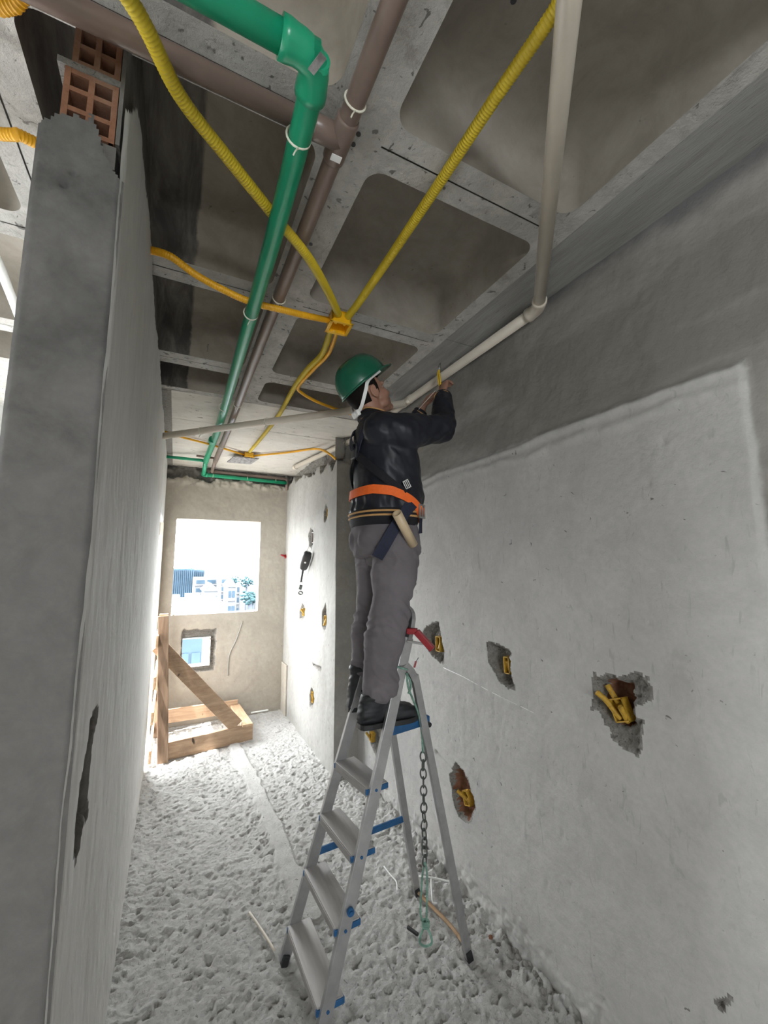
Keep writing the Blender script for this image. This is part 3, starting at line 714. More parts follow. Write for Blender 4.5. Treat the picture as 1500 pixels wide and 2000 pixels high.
conduit('corrugated_conduit', [B1+Vector((-.018, .048, .008)), atz(630, 690, 2.91), atz(600, 722, 2.915), atz(574, 758, 2.915), atz(545, 810, 2.915), atz(515, 850, 2.915), atz(488, 882, 2.91)], RY*.95, 'yellow',
        'yellow corrugated conduit running from the near ceiling box to the far ceiling box')
conduit('corrugated_conduit', [B1+Vector((.014, .048, .006)), atz(642, 690, 2.905), atz(612, 722, 2.905), atz(583, 755, 2.905), atz(590, 768, 2.907), atz(620, 785, 2.915), atz(660, 800, 2.92), atz(700, 812, 2.925), atz(760, 822, 2.93)], RY*.62, 'orange',
        'thin orange conduit that bends away behind the man\'s helmet')
B2 = atz(486, 890, 2.915)
conduit('corrugated_conduit', [Vector((XL+.0, 3.98, 2.93)), atz(352, 853, 2.925), atz(410, 868, 2.925), B2+Vector((-.05, 0, .004))], RY*.62, 'orange',
        'thin orange conduit from the left wall to the far ceiling box')
conduit('corrugated_conduit', [B2+Vector((.05, 0, .004)), atz(560, 884, 2.928), atz(612, 877, 2.928), atx(632, 880, 1.20), atx(648, 890, 1.245), atx(656, 897, 1.275)], RY*.66, 'orange',
        'thin orange conduit from the far ceiling box bending down the nib wall')
conduit('corrugated_conduit', [Vector((-.75, 1.36, 2.87)), atz(0, 262, 2.87), atz(35, 262, 2.875), atz(68, 278, 2.885), Vector((XL-TL-.005, 1.31, 2.89))], RY*.9, 'orange',
        'short orange conduit in the side room at the left edge of the picture')
conduit('corrugated_conduit', [Vector((-.6, .93, 2.90)), atz(0, 15, 2.90), atz(30, 8, 2.905), atz(52, -25, 2.92)], RY*.9, 'orange',
        'orange conduit in the top left corner beside the bricks')
def ceiling_box(c, s, h, label, rot=0):
    r = empty('junction_box', tuple(c), label, 'junction box', 'orange ceiling boxes')
    X = Vector((math.cos(rot), math.sin(rot), 0)); Y = Vector((-math.sin(rot), math.cos(rot), 0)); Z = Vector((0, 0, 1)); t = .0035
    mb = MB()
    for a, b_, q in ((X, Y, 1), (X, Y, -1), (Y, X, 1), (Y, X, -1)): mb.obox(c + a*(q*(s-t)), a, b_, Z, t, s, h/2, .0008)
    mb.obox(c+Z*(h/2-t), X, Y, Z, s, s, t); mb.build('shell', 'box', r)
    mb = MB()
    for a, b_, q in ((X, Y, 1), (X, Y, -1), (Y, X, 1), (Y, X, -1)): mb.obox(c + a*(q*(s+.003)) - Z*(h/2-.002), a, b_, Z, .005, s+.008, .0025, .0008)
    mb.build('flange', 'box', r)
    for q, w in ((-.35, .3), (.25, .25)):
        mb = MB(); p = c + X*(q*s) + Y*(.1*s); mb.tube([p+Z*(h/2-.008), p+Z*(h/2-.013)], s*w, 16); mb.build('knockout', 'orange', r)
    for a, b_ in ((-.55, -1), (.35, -1), (-.3, 1)):
        mb = MB(); mb.obox(c + X*(a*s) + Y*(b_*(s-.012)) - Z*(h/2-.004), X, Y, Z, .006, .006, .003, .001); mb.build('screw_lug', 'box', r)
    return r
ceiling_box(B1, .046, .06, 'orange plastic junction box where the thick yellow conduits meet', R(-4))
ceiling_box(B2, .045, .05, 'orange plastic junction box on the far ceiling near the window wall', R(-4))
lp = empty('light_plate', tuple(atz(475, 899, 2.90)), 'grey flat square plate hanging under the far ceiling box', 'ceiling plate')
pc = atz(474, 899, 2.885)
mb = MB(); mb.obox(pc, Vector((.97, .0, .02)).normalized(), Vector((-.15, 1, .0)).normalized(), Vector((0, 0, 1)), .125, .14, .006, .002); mb.build('plate', 'paper', lp)
mb = MB(); mb.tube([pc, pc+Vector((.01, 0, .06))], .01, 8); mb.build('stem', 'black', lp)

wp = run(None, 'white_pipe', [atz(-160, 200, 2.84), atz(0, 522, 2.84), atz(22, 578, 2.84), atz(45, 640, 2.84)], .016, 'white')
tag(wp, 'white pipe under the side room ceiling past the left wall end', 'pipe')

# ================================================================== STEP LADDER
PLZ = 1.045
nf_a, nf_b = aty(632, 2000, 1.63), aty(787, 1290, 1.715)
ff_a, ff_b = atz(553, 1882, 0), aty(690, 1395, 1.965)
def zline(a, b, z): return a + (b-a)*((z-a.z)/(b.z-a.z))
nF, fF = zline(nf_a, nf_b, .012), zline(ff_a, ff_b, .012)
nT, fT = zline(nf_a, nf_b, 1.42), zline(ff_a, ff_b, 1.42)
nH, fH = zline(nf_a, nf_b, 1.29), zline(ff_a, ff_b, 1.29)
nRf, fRf = atz(915, 1868, .012), atz(814, 1743, .012)
ld = empty('step_ladder', ((nF.x+nRf.x)/2, 1.86, 0), 'aluminium step ladder with blue caps standing open under the man', 'ladder')
RAIL = [(-1, -.45), (1, -.45), (1, .45), (-1, .45)]
def rail(name, a, b, w, t, face, mat='alu', parent=ld):
    mb = MB(); d = (b-a).normalized(); wv = d.cross(Vector(face)).normalized()
    mb.obox((a+b)/2, d, wv, wv.cross(d).normalized(), (b-a).length/2, w/2, t/2, .002); return mb.build(name, mat, parent)
side = Vector((.06, 1, 0)).normalized()            # across the ladder
rail('front_rail', nF, nT, .048, .022, side); rail('front_rail', fF, fT, .048, .022, side)
up_ = (nT-nF).normalized(); hp = []                # hand hoop joining the two front rails
zt = .095
P_ = [nT, nT+up_*.05]; mid = (nT+fT)/2
arc = [nT+up_*.04] + [mid + (nT-mid)*math.cos(a)*(1.0) + up_*(.04 + zt*math.sin(a)**.55) for a in [math.pi*k/14 for k in range(1, 14)]] + [fT+up_*.04]
mb = MB(); mb.tube([nT-up_*.02] + arc + [fT-up_*.02], 1.0, prof=[(-.024, -.010), (.024, -.010), (.024, .010), (-.024, .010)], up=None); mb.build('hand_hoop', 'alu', ld)
hpv = lambda p: p
def rear_leg(H, F, px_mid):
    fw = (F-H); k = H + Vector((.028, .005, .006)); a = H + Vector((.075, .01, -.06)); b_ = H + Vector((.098, .012, -.15))
    path = spline([H + Vector((-.012, 0, .0)), k, a, b_, F], .03)
    mb = MB(); mb.tube(path, 1.0, prof=[(-.011, -.017), (.011, -.017), (.011, .017), (-.011, .017)], up=Vector((1, 0, .35))); o = mb.build('rear_leg', 'alu', ld); return b_
nK = rear_leg(nH, nRf, None); fK = rear_leg(fH, fRf, None)
for F in (nF, fF, nRf, fRf):
    mb = MB(); d = ((nT-nF) if F in (nF, fF) else (F == nRf and (nH-nRf) or (fH-fRf))).normalized(); mb.beam(F-d*.012, F+d*.03, .03, .052 if F in (nF, fF) else .038, side, .003); mb.build('rubber_foot', 'black', ld)
for z in (.155, .378, .602, .826):                 # treads
    a, b_ = zline(nF, nT, z), zline(fF, fT, z); ax = (b_-a).normalized(); dx = ax.cross(Vector((0, 0, 1))).normalized(); L = (b_-a).length
    c = (a+b_)/2 + dx*.018
    mb = MB(); mb.obox(c, ax, dx, Vector((0, 0, 1)), L/2-.010, .052, .008, .002)
    mb.obox(c-dx*.050-Vector((0, 0, .012)), ax, dx, Vector((0, 0, 1)), L/2-.010, .004, .014, .001); mb.obox(c+dx*.050-Vector((0, 0, .012)), ax, dx, Vector((0, 0, 1)), L/2-.010, .004, .014, .001)
    st = mb.build('step', 'tread', ld)
    for q in (-1, 1):
        mb = MB(); mb.obox(c+ax*(q*(L/2-.012))-Vector((0, 0, .008)), ax, dx, Vector((0, 0, 1)), .006, .056, .011, .003); mb.build('end_cap', 'blue', st)
        mb = MB(); mb.tube([a if q < 0 else b_, (a-ax*.014) if q < 0 else (b_+ax*.014)], .006, 10); mb.build('end_plug', 'blue', st)
a, b_ = zline(nF, nT, PLZ), zline(fF, fT, PLZ); ax = (b_-a).normalized(); dx = ax.cross(Vector((0, 0, 1))).normalized(); L = (b_-a).length
mb = MB(); pcn = (a+b_)/2 + dx*.150; mb.obox(pcn-Vector((0, 0, .021)), ax, dx, Vector((0, 0, 1)), L/2-.012, .112, .020, .005)
for k in range(5): mb.obox(pcn+dx*(-.09+.045*k)-Vector((0, 0, .001)), ax, dx, Vector((0, 0, 1)), L/2-.02, .014, .003, .001)
mb.build('platform', 'blue', ld)
for q, H in ((-1, a), (1, b_)):                    # pivots and braces
    mb = MB(); p = H + dx*.235 - Vector((0, 0, .03)); mb.tube([p-ax*.0, p+ax*(q*.016)], .011, 14); pv = mb.build('pivot', 'black', ld)
br0, br1 = zline(fF, fT, .435), fRf + (fK-fRf)*(.425/(fK.z-fRf.z))
rail('brace', br0, br1, .03, .010, side, 'blue')
nb0 = zline(nF, nT, .30); mb = MB(); p = zline(nF, nT, .44) - side*.012; mb.tube([p, p-side*.014], .014, 12); mb.tube([p-side*.014, p-side*.020], .008, 10); mb.build('knob', 'blue', ld)
# red locking latch on the near hoop side
lt0 = aty(795, 1232, 1.70); lt1 = aty(815, 1233, 1.67); lt2 = aty(845, 1268, 1.62)
mb = MB(); mb.beam(lt0, lt1, .034, .026, (0, 0, 1), .004); mb.beam(lt1+Vector((-.005, 0, 0)), lt2, .036, .028, (0, 0, 1), .004); mb.build('latch', 'red', ld)
mb = MB(); mb.beam(aty(795, 1252, 1.70), aty(828, 1258, 1.65), .014, .010, (0, 0, 1), .002); mb.build('latch_pin', 'steel', ld)
mb = MB(); p = zline(nF, nT, 1.36) + side*.013; mb.obox(p, up_, side, up_.cross(side).normalized(), .06, .0015, .014); mb.build('yellow_sticker', 'label_y', ld)

# cord and chain hanging from the ladder hinge
cr = empty('hanging_chain', (1.09, 1.73, .03), 'green cord and dark chain hanging from the ladder hinge down to a loop', 'chain')
hx = aty(826, 1470, 1.735); X0, Y0 = hx.x, hx.y
ztop, zmid, zbot = hx.z, aty(828, 1690, 1.735).z, max(.035, aty(828, 1850, 1.735).z)
mb = MB(); wr_ = []
for k in range(12):
    a_ = 2*math.pi*k/12; d = up_.orthogonal().normalized(); w = up_.cross(d); wr_.append(nH + Vector((0, 0, .0)) + d*(.030*math.cos(a_)) + w*(.030*math.sin(a_)))
mb.tube(wr_, .0045, 7, closed=True); mb.build('cord_wrap', 'rope', cr)
mb = MB(); mb.tube(spline([nH+Vector((.02, -.02, -.02)), nH+Vector((.022, -.022, -.08)), Vector((X0-.02, Y0-.01, 1.05)), Vector((X0, Y0, ztop))], .02), .005, 7)
mb.tube(spline([nH+Vector((.012, -.02, -.02)), nH+Vector((.030, -.026, -.05)), nH+Vector((.035, -.022, -.09)), nH+Vector((.022, -.022, -.11))], .02), .005, 7)
mb.build('cord', 'rope', cr)
nl = 13; Lk = (ztop-zmid)/nl
for k in range(nl):
    zc = ztop - Lk*(k+.5); rot = R(35 if k % 2 else 120) + k*.12; ux = Vector((math.cos(rot), math.sin(rot), 0))
    pts = []
    for j in range(16):
        a_ = 2*math.pi*j/16; pts.append(Vector((X0, Y0, zc)) + ux*(.0140*math.cos(a_)) + Vector((0, 0, 1))*(Lk*.62*math.sin(a_)))
    mb = MB(); mb.tube(pts, .0038, 7, closed=True); mb.build('link', 'chain', cr)
zk = zbot + .085; ux = Vector((.9, -.43, 0))
mb = MB(); mb.tube(spline([Vector((X0, Y0, zmid+.01)), Vector((X0, Y0, zmid)) - ux*.012 - Vector((0, 0, .05)), Vector((X0, Y0, zk+.04))-ux*.022, Vector((X0, Y0, zk))], .015), .0045, 7)
mb.tube(spline([Vector((X0, Y0, zmid+.01)), Vector((X0, Y0, zmid-.04))+ux*.01, Vector((X0, Y0, zk))+ux*.004], .015), .0045, 7); mb.build('cord_tail', 'rope', cr)
mb = MB(); mb.tube(spline([Vector((X0, Y0, zk)), Vector((X0, Y0, zk-.04))-ux*.022, Vector((X0, Y0, zbot+.012))-ux*.026, Vector((X0, Y0, zbot)), Vector((X0, Y0, zbot+.012))+ux*.026, Vector((X0, Y0, zk-.04))+ux*.020, Vector((X0, Y0, zk))], .008), .0048, 8); mb.build('loop', 'rope', cr)
mb = MB()
for k in range(3): mb.tube([Vector((X0, Y0, zk-.006+.008*k)) + ux*(.014*math.cos(a_)) + Vector((.43, .9, 0))*(.012*math.sin(a_)) for a_ in [2*math.pi*j/10 for j in range(10)]], .0055, 7, closed=True)
mb.build('knot', 'rope', cr)

# ================================================================== TIMBER GUARD FRAME
wg = empty('timber_guard', (.1, 4.8, 0), 'rough pine guard frame with diagonal brace standing before the side opening', 'guard frame')
def board(name, a, b, w, h, mat, up=(0, 0, 1), parent=wg): mb = MB(); mb.beam(a, b, w, h, up, .003); return mb.build(name, mat, parent)
pf = Vector((-.002, 4.45, .0))
board('post', Vector((-.002, 4.45, .0)), Vector((-.072, 4.45, 1.30)), .045, .088, 'wood_z', (1, 0, 0))
board('post', Vector((-.075, 5.12, .0)), Vector((-.082, 5.12, 1.18)), .045, .07, 'wood_z', (1, 0, 0))
mb = MB(); mb.box((-.105, 4.435, 1.185), (-.03, 4.47, 1.318), .003); mb.build('post_block', 'wood_y', wg)
board('base_board', Vector((-.02, 4.49, .075)), Vector((.80, 4.60, .085)), .028, .155, 'wood_x')
board('side_board', Vector((.74, 4.52, .175)), Vector((.70, 5.22, .175)), .10, .024, 'wood_y')
board('side_cleat', Vector((.775, 4.60, .09)), Vector((.735, 5.22, .09)), .024, .15, 'wood_y')
board('back_board', Vector((-.05, 5.20, .17)), Vector((.73, 5.20, .17)), .026, .14, 'wood_x')
board('diagonal_brace', Vector((-.10, 4.488, 1.032)), Vector((.64, 4.585, .165)), .026, .135, 'wood_x')
for z in (.10, .42, .72, 1.08): board('rail', Vector((-.108, 4.36, z)), Vector((-.112, 5.15, z)), .022, .11, 'wood_y')

# ================================================================== BOXES AND CONDUIT STUBS IN THE WALL HOLES
def stub(parent, pts, r, mat='ochre'):
    P = spline(pts, .006); mb = MB(); mb.tube(P, [r*(1 if i % 2 else .92) for i in range(len(P))], 12, cap=False)
    n = len(P); mb.tube([P[0], P[0]+(P[1]-P[0]).normalized()*.004], r*.72, 10); return mb.build('conduit_stub', mat, parent)
def wall_box(px, w, h, tilt, label, stubs, x=XR, mat='ochre', xo=.012, cat='wall box', group='electrical boxes in the wall holes'):
    c = atx(*px, x); c.x += xo; r = empty('wall_box', tuple(c), label, cat, group)
    Y = Vector((0, math.cos(tilt), math.sin(tilt))); Z = Vector((0, -math.sin(tilt), math.cos(tilt))); X = Vector((1, 0, 0)); t = .0022
    mb = MB()
    for a_, b2, q, la, lb_ in ((Y, Z, 1, w, h), (Y, Z, -1, w, h), (Z, Y, 1, h, w), (Z, Y, -1, h, w)): mb.obox(c + a_*(q*(la-t)) + X*.012, a_, b2, X, t, lb_, .018)
    mb.obox(c + X*.028, Y, Z, X, w, h, t); mb.build('shell', mat, r)
    for pts in stubs: stub(r, [c + Vector(p) for p in pts], .0105, 'ochre')
    return r
wall_box((1206, 1388), .030, .040, R(-20), 'yellow electrical box with two conduit ends in the largest wall hole',
         [[(-.045, .055, .055), (-.02, .035, .025), (-.002, .012, -.015), (.006, .0, -.03)], [(-.022, -.018, .022), (-.004, -.022, -.01), (.012, -.020, -.035)], [(.01, .05, .075), (.012, .03, .045), (.014, .012, .02)]])
wall_box((985, 1300), .019, .040, R(-4), 'narrow tan electrical box in the wall hole between the latch and the largest hole', [[(.004, .0, .02), (.01, .002, .0), (.014, .004, -.02)]], mat='ochre', xo=.018)
wall_box((853, 1258), .024, .045, R(-2), 'yellow electrical box in the wall hole behind the red ladder latch', [[(-.004, -.012, -.03), (.008, -.010, -.005), (.014, -.008, .02)]], mat='ochre')
wall_box((908, 1560), .026, .036, R(-18), 'yellow box with a cut conduit in the low wall hole beside the rear ladder leg',
         [[(-.028, .045, .025), (-.014, .02, .010), (.0, -.012, -.004)], [(-.006, -.020, .008), (.002, -.020, -.012), (.010, -.018, -.026)], [(-.002, -.006, .045), (.008, -.008, .02)]], x=XR+.02)
wall_box((590, 1196), .026, .040, R(-12), 'orange box in the left of the two mid-height holes on the pale nib wall', [[(-.02, .02, .03), (0, .0, 0), (.014, 0, -.02)]], x=XJ)
wall_box((633, 1212), .026, .045, R(-3), 'orange box in the right of the two mid-height holes on the pale nib wall', [[(-.008, .01, -.045), (0, .0, -.01), (.014, 0, .02)]], x=XJ)
wall_box((608, 1362), .026, .050, R(-3), 'yellow box in the low hole of the pale nib wall', [[(-.008, .01, .03), (.004, .0, 0), (.014, 0, -.02)]], x=XJ, mat='ochre')
wall_box((636, 1003), .022, .052, 0, 'dull olive box in the highest hole of the pale nib wall', [], x=XJ, mat='ochre', xo=.024)
wall_box((607, 1050), .028, .055, 0, 'empty box in the hole the fall arrester hangs from', [], x=XJ, mat='brown', xo=.024)
wall_box((722, 1440), .022, .034, R(8), 'yellow conduit end and box in the hole under the ladder platform', [[(-.03, .03, .03), (-.01, .015, .0), (.008, 0, -.03)]], x=XR, mat='ochre')

# retractable fall arrester on the nib wall
fa = empty('fall_arrester', tuple(atx(597, 1095, XJ-.03)), 'black retractable fall arrester with snap hook hanging on the pale nib wall', 'fall arrester')
X = Vector((1, 0, 0)); top, bot = atx(602, 1078, XJ-.055), atx(592, 1112, XJ-.055); dz = (top-bot).normalized(); wy = Vector((.88, -.47, 0)); wy = (wy - dz*wy.dot(dz)).normalized(); X = wy.cross(dz).normalized()
mb = MB(); rg = []
for t, s in ((0, .55), (.08, .85), (.3, 1), (.75, 1), (.93, .85), (1, .5)):
    p = bot + (top-bot)*t; rg.append([p + wy*(.046*s*math.copysign(abs(math.cos(a_))**.6, math.cos(a_))) + X*(.028*s*math.copysign(abs(math.sin(a_))**.6, math.sin(a_))) for a_ in [2*math.pi*k/20 for k in range(20)]])
mb.rings(rg); mb.build('housing', 'black', fa)
p = (top+bot)/2; mb = MB(); mb.tube([p-X*.031, p+X*.031], .011, 14); mb.build('white_button', 'white', fa)
def ring(parent, name, c, r, rr, ax1, ax2, mat, sy=1.0):
    mb = MB(); mb.tube([c + ax1*(r*math.cos(a_)) + ax2*(r*sy*math.sin(a_)) for a_ in [2*math.pi*k/16 for k in range(16)]], rr, 8, closed=True); return mb.build(name, mat, parent)
ring(fa, 'carabiner', top+dz*.040, .020, .005, wy, dz, 'steel', 1.9); ring(fa, 'carabiner', top+dz*.068-wy*.012, .017, .004, X, dz, 'steel', 1.6)
q0, q1 = bot-dz*.005, atx(588, 1136, XJ-.055)
mb = MB(); mb.tube([q0, q1], .011, 10); mb.build('webbing_sleeve', 'black', fa)
ring(fa, 'swivel', atx(588, 1136, XJ-.055), .013, .004, wy, dz, 'steel', 1.3)
hk = atx(587, 1147, XJ-.055); mb = MB(); mb.obox(hk, wy, dz, X, .017, .030, .010, .006); mb.build('hook_body', 'chain', fa)
ring(fa, 'snap_hook', atx(587, 1158, XJ-.055), .021, .007, wy, dz, 'chain', 1.1)
# red clip at the far corner
rc = empty('red_clip', tuple(Vector((1.262, YF-.02, 1.894))), 'small red plastic clip stuck in the far wall corner', 'clip')
mb = MB(); mb.tube([Vector((1.20, YF-.03, 1.90)), Vector((1.262, YF-.02, 1.885))], [.008, .016], 10); mb.build('shaft', 'red', rc)
mb = MB(); mb.tube([Vector((1.262, YF-.02, 1.885)), Vector((1.272, YF-.018, 1.883))], .03, 12); mb.build('head', 'red', rc)
rs = empty('red_tag', tuple(aty(810, 1300, 1.72)), 'small red tag stuck out behind the ladder hinge', 'tag')
q = aty(809, 1304, 1.74); mb = MB(); mb.beam(q, q+Vector((.012, .004, .028)), .006, .010, (0, 1, 0), .001); mb.build('strip', 'red', rs)
mb = MB(); mb.tube([q+Vector((.010, .004, .022)), q+Vector((.028, .006, .042))], .0015, 5); mb.build('thread', 'black', rs)

# ================================================================== THINGS ON THE FLOOR
def stick(px, r, mat, label, name='stick', cat='stick', z=.022):
    mb = MB(); mb.tube(spline([atz(u, v, z) for u, v in px], .02), r, 8); return tag(mb.build(name, mat), label, cat, 'offcuts lying on the floor')
stick([(487, 1782), (510, 1815), (536, 1856)], .006, 'cream', 'thin cream rod lying on the floor left of the ladder', 'rod', 'rod')
stick([(812, 1738), (845, 1772), (880, 1808), (908, 1846)], .0085, 'wood_y', 'pale wooden stick lying between the rear ladder feet')
stick([(750, 1692), (762, 1708), (774, 1722), (776, 1740)], .0035, 'white', 'bent white wire on the floor behind the ladder', 'wire', 'wire')
stick([(818, 1712), (842, 1714), (880, 1722)], .0045, 'white', 'straight white strip on the floor against the right wall', 'plastic_strip', 'strip', .04)
stick([(842, 1716), (843, 1740), (845, 1763), (854, 1764)], .004, 'white', 'hooked white strip on the floor beside the hanging loop', 'plastic_strip', 'strip', .035)
stick([(490, 1392), (510, 1389), (524, 1387)], .012, 'white', 'white strip lying at the foot of the window wall', 'plastic_strip', 'strip')
random.seed(11)
def chunk(x, y, z, r, mat, label, group=None, cat='rubble'):
    bm = bmesh.new(); bmesh.ops.create_icosphere(bm, subdivisions=1, radius=r)
    for v in bm.verts: v.co = v.co*random.uniform(.7, 1.15); v.co.z *= .75
    me = bpy.data.meshes.new('rubble'); bm.to_mesh(me); bm.free(); me.materials.append(M[mat])
    o = link('mortar_chunk', me); o.location = (x, y, z); return tag(o, label, cat, group)
for k in range(46):
    y = random.uniform(1.25, 3.2); x = 1.485 - abs(random.gauss(0, .07)) - .015
    chunk(x, y, .03+random.uniform(0, .012), random.uniform(.007, .018), random.choice(['rubble', 'rubble', 'floor', 'core']), 'small grey mortar crumb at the foot of the right wall', 'mortar crumbs along the right wall')
q = atz(959, 1832, .02); chunk(q.x, q.y, .024, .012, 'clay', 'small reddish brick chip on the floor right of the near rear ladder foot', None, 'brick chip')
q = atz(806, 1818, .02); mb = MB(); mb.beam(q+Vector((-.012, .03, 0)), q+Vector((.012, -.03, 0)), .014, .012, (0, 0, 1), .003); tag(mb.build('black_peg', 'black'), 'small black peg on the floor left of the hanging loop', 'peg')
q = atx(846, 1655, 1.47); 

# ================================================================== THE MAN
def V3(*a): return Vector(a)
def ell_rings(c, ax, ay, az, rx, ry, rz, nlat=10, nlon=18):
    rg = []
    for i in range(1, nlat):
        t = math.pi*i/nlat - math.pi/2
        rg.append([c + az*(rz*math.sin(t)) + (ax*(rx*math.cos(p)) + ay*(ry*math.cos(p - math.pi/2)))*math.cos(t) for p in [2*math.pi*k/nlon for k in range(nlon)]])
    return rg
def add_ell(mb, c, rx, ry, rz, F=(V3(1, 0, 0), V3(0, 1, 0), V3(0, 0, 1))): mb.rings(ell_rings(c, *F, rx, ry, rz))
def limb(mb, pts, rad, step=.02, seg=18):
    P = spline([tuple(p) for p in pts], step); L = [0]
    for a, b in zip(P, P[1:]): L.append(L[-1]+(b-a).length)
    K = [0]
    for a, b in zip(pts, pts[1:]): K.append(K[-1]+(Vector(b)-Vector(a)).length)
    s = L[-1]/K[-1]; rr = [float(np.interp(l/s, K, rad)) for l in L]
    mb.tube(P, rr, seg); add_ell(mb, P[0], rr[0], rr[0], rr[0]); add_ell(mb, P[-1], rr[-1], rr[-1], rr[-1])
def torso_loft(mb, secs, seg=28, pw=.86):
    rg = []
    for z, x, y, rx, ry in secs:
        rg.append([V3(x + rx*math.copysign(abs(math.cos(a))**pw, math.cos(a)), y + ry*math.copysign(abs(math.sin(a))**pw, math.sin(a)), z) for a in [2*math.pi*k/seg for k in range(seg)]])
    mb.rings(rg)
def remeshed(mb, name, mat, voxel, smooth_it, parent=None, fold=None):
    o = mb.build(name + '_tmp', mat); m = o.modifiers.new('r', 'REMESH'); m.mode = 'VOXEL'; m.voxel_size = voxel; m.use_smooth_shade = True
    if smooth_it: s = o.modifiers.new('s', 'SMOOTH'); s.factor = .5; s.iterations = smooth_it
    dg = bpy.context.evaluated_depsgraph_get(); me = bpy.data.meshes.new_from_object(o.evaluated_get(dg)); me.name = name
    bpy.data.objects.remove(o)
    n = len(me.vertices)
    if fold:
        co = np.empty(n*3, np.float32); me.vertices.foreach_get('co', co); co = co.reshape(-1, 3)
        no = np.empty(n*3, np.float32); me.vertices.foreach_get('normal', no); no = no.reshape(-1, 3)
        co = co + no*fold(co)[:, None]; me.vertices.foreach_set('co', co.astype(np.float32).ravel())
    me.polygons.foreach_set('use_smooth', np.ones(len(me.polygons), bool))
    if not me.materials: me.materials.append(M[mat])
    me.update(); return link(name, me, parent)

S_R, E_R, W_R = V3(.905, 1.690, 2.405), V3(1.232, 1.735, 2.478), V3(1.312, 1.855, 2.725)
S_L, E_L, W_L = V3(.955, 2.035, 2.42), V3(1.19, 2.14, 2.47), V3(1.300, 2.06, 2.700)
HC = V3(.852, 1.860, 2.640); hp_ = R(30)
hf, hu, hr = V3(math.cos(hp_), -.03, math.sin(hp_)).normalized(), V3(-math.sin(hp_), 0, math.cos(hp_)), V3(-.03, -1, 0).normalized()
def hl(f, r, u): return HC + hf*f + hr*r + hu*u
HF = (hf, hr, hu)
LEG_R = [V3(.955, 1.775, 1.88), aty(768, 1125, 1.765), aty(763, 1165, 1.76), aty(760, 1205, 1.755), aty(752, 1250, 1.755), aty(745, 1300, 1.755), aty(742, 1338, 1.755)]
LEG_L = [V3(.925, 1.955, 1.88), aty(731, 1105, 1.985), aty(729, 1150, 1.99), aty(722, 1200, 1.99), aty(719, 1250, 1.99), aty(717, 1285, 1.99), aty(716, 1308, 1.99)]
JS = [(1.955, .935, 1.865, .150, .180), (1.985, .938, 1.865, .158, .186), (2.03, .952, 1.865, .174, .194), (2.10, .962, 1.865, .176, .192), (2.18, .957, 1.863, .163, .190),
      (2.28, .947, 1.862, .153, .200), (2.36, .938, 1.862, .148, .205), (2.43, .925, 1.862, .130, .190), (2.475, .905, 1.862, .098, .140), (2.505, .888, 1.862, .074, .085), (2.522, .880, 1.862, .066, .070)]
def torso_pt(th, z, off=0.0, pw=.86):
    t = [float(np.interp(z, [s[0] for s in JS], [s[k] for s in JS])) for k in range(1, 5)]
    c, s = math.cos(th), math.sin(th)
    return V3(t[0] + (t[2]+off)*math.copysign(abs(c)**pw, c), t[1] + (t[3]+off)*math.copysign(abs(s)**pw, s), z)

# --- the body itself: one continuous surface
mb = MB()
add_ell(mb, hl(-.014, 0, .022), .098, .078, .096, HF); add_ell(mb, hl(.036, 0, -.034), .056, .061, .084, HF)
add_ell(mb, hl(.044, 0, -.086), .046, .052, .036, HF); add_ell(mb, hl(.079, 0, -.104), .020, .024, .019, HF)
add_ell(mb, hl(.100, 0, -.032), .020, .0155, .0125, HF); add_ell(mb, hl(.093, 0, -.008), .010, .009, .030, HF)
add_ell(mb, hl(.076, 0, .020), .018, .054, .013, HF)
add_ell(mb, hl(.089, 0, -.063), .012, .023, .0068, HF); add_ell(mb, hl(.087, 0, -.075), .011, .021, .0066, HF)
for q in (-1, 1):
    add_ell(mb, hl(.058, q*.034, -.036), .032, .026, .030, HF); add_ell(mb, hl(.030, q*.050, -.078), .030, .014, .026, HF)
    add_ell(mb, hl(-.010, q*.076, -.014), .021, .009, .031, HF); add_ell(mb, hl(-.004, q*.074, -.040), .010, .009, .014, HF)
    mb.tube([hl(-.010+.019*math.cos(a), q*.083, -.012+.029*math.sin(a)) for a in [2*math.pi*k/14 for k in range(14)]], .0045, 7, closed=True)
limb(mb, [hl(-.028, 0, -.05), V3(.874, 1.862, 2.545), V3(.880, 1.862, 2.49), V3(.92, 1.862, 2.40)], [.066, .062, .070, .090])
torso_loft(mb, [(z, x, y, rx*.82, ry*.84) for z, x, y, rx, ry in JS[:-2]])
torso_loft(mb, [(1.86, .935, 1.865, .10, .13), (1.90, .935, 1.865, .125, .150), (1.97, .935, 1.865, .125, .150)])
for L_, y_ in ((LEG_R, 0), (LEG_L, 0)):
    limb(mb, [L_[0]] + L_[1:] + [V3(L_[-1].x-.005, L_[-1].y, 1.09)], [.085, .080, .070, .058, .058, .050, .038, .028])
    limb(mb, [V3(L_[-1].x-.01, L_[-1].y, 1.10), V3(L_[-1].x+.06, L_[-1].y, 1.085), V3(L_[-1].x+.12, L_[-1].y, 1.082)], [.024, .018, .012])
for S, E_, W in ((S_R, E_R, W_R), (S_L, E_L, W_L)): limb(mb, [S, E_, W], [.056, .042, .026])
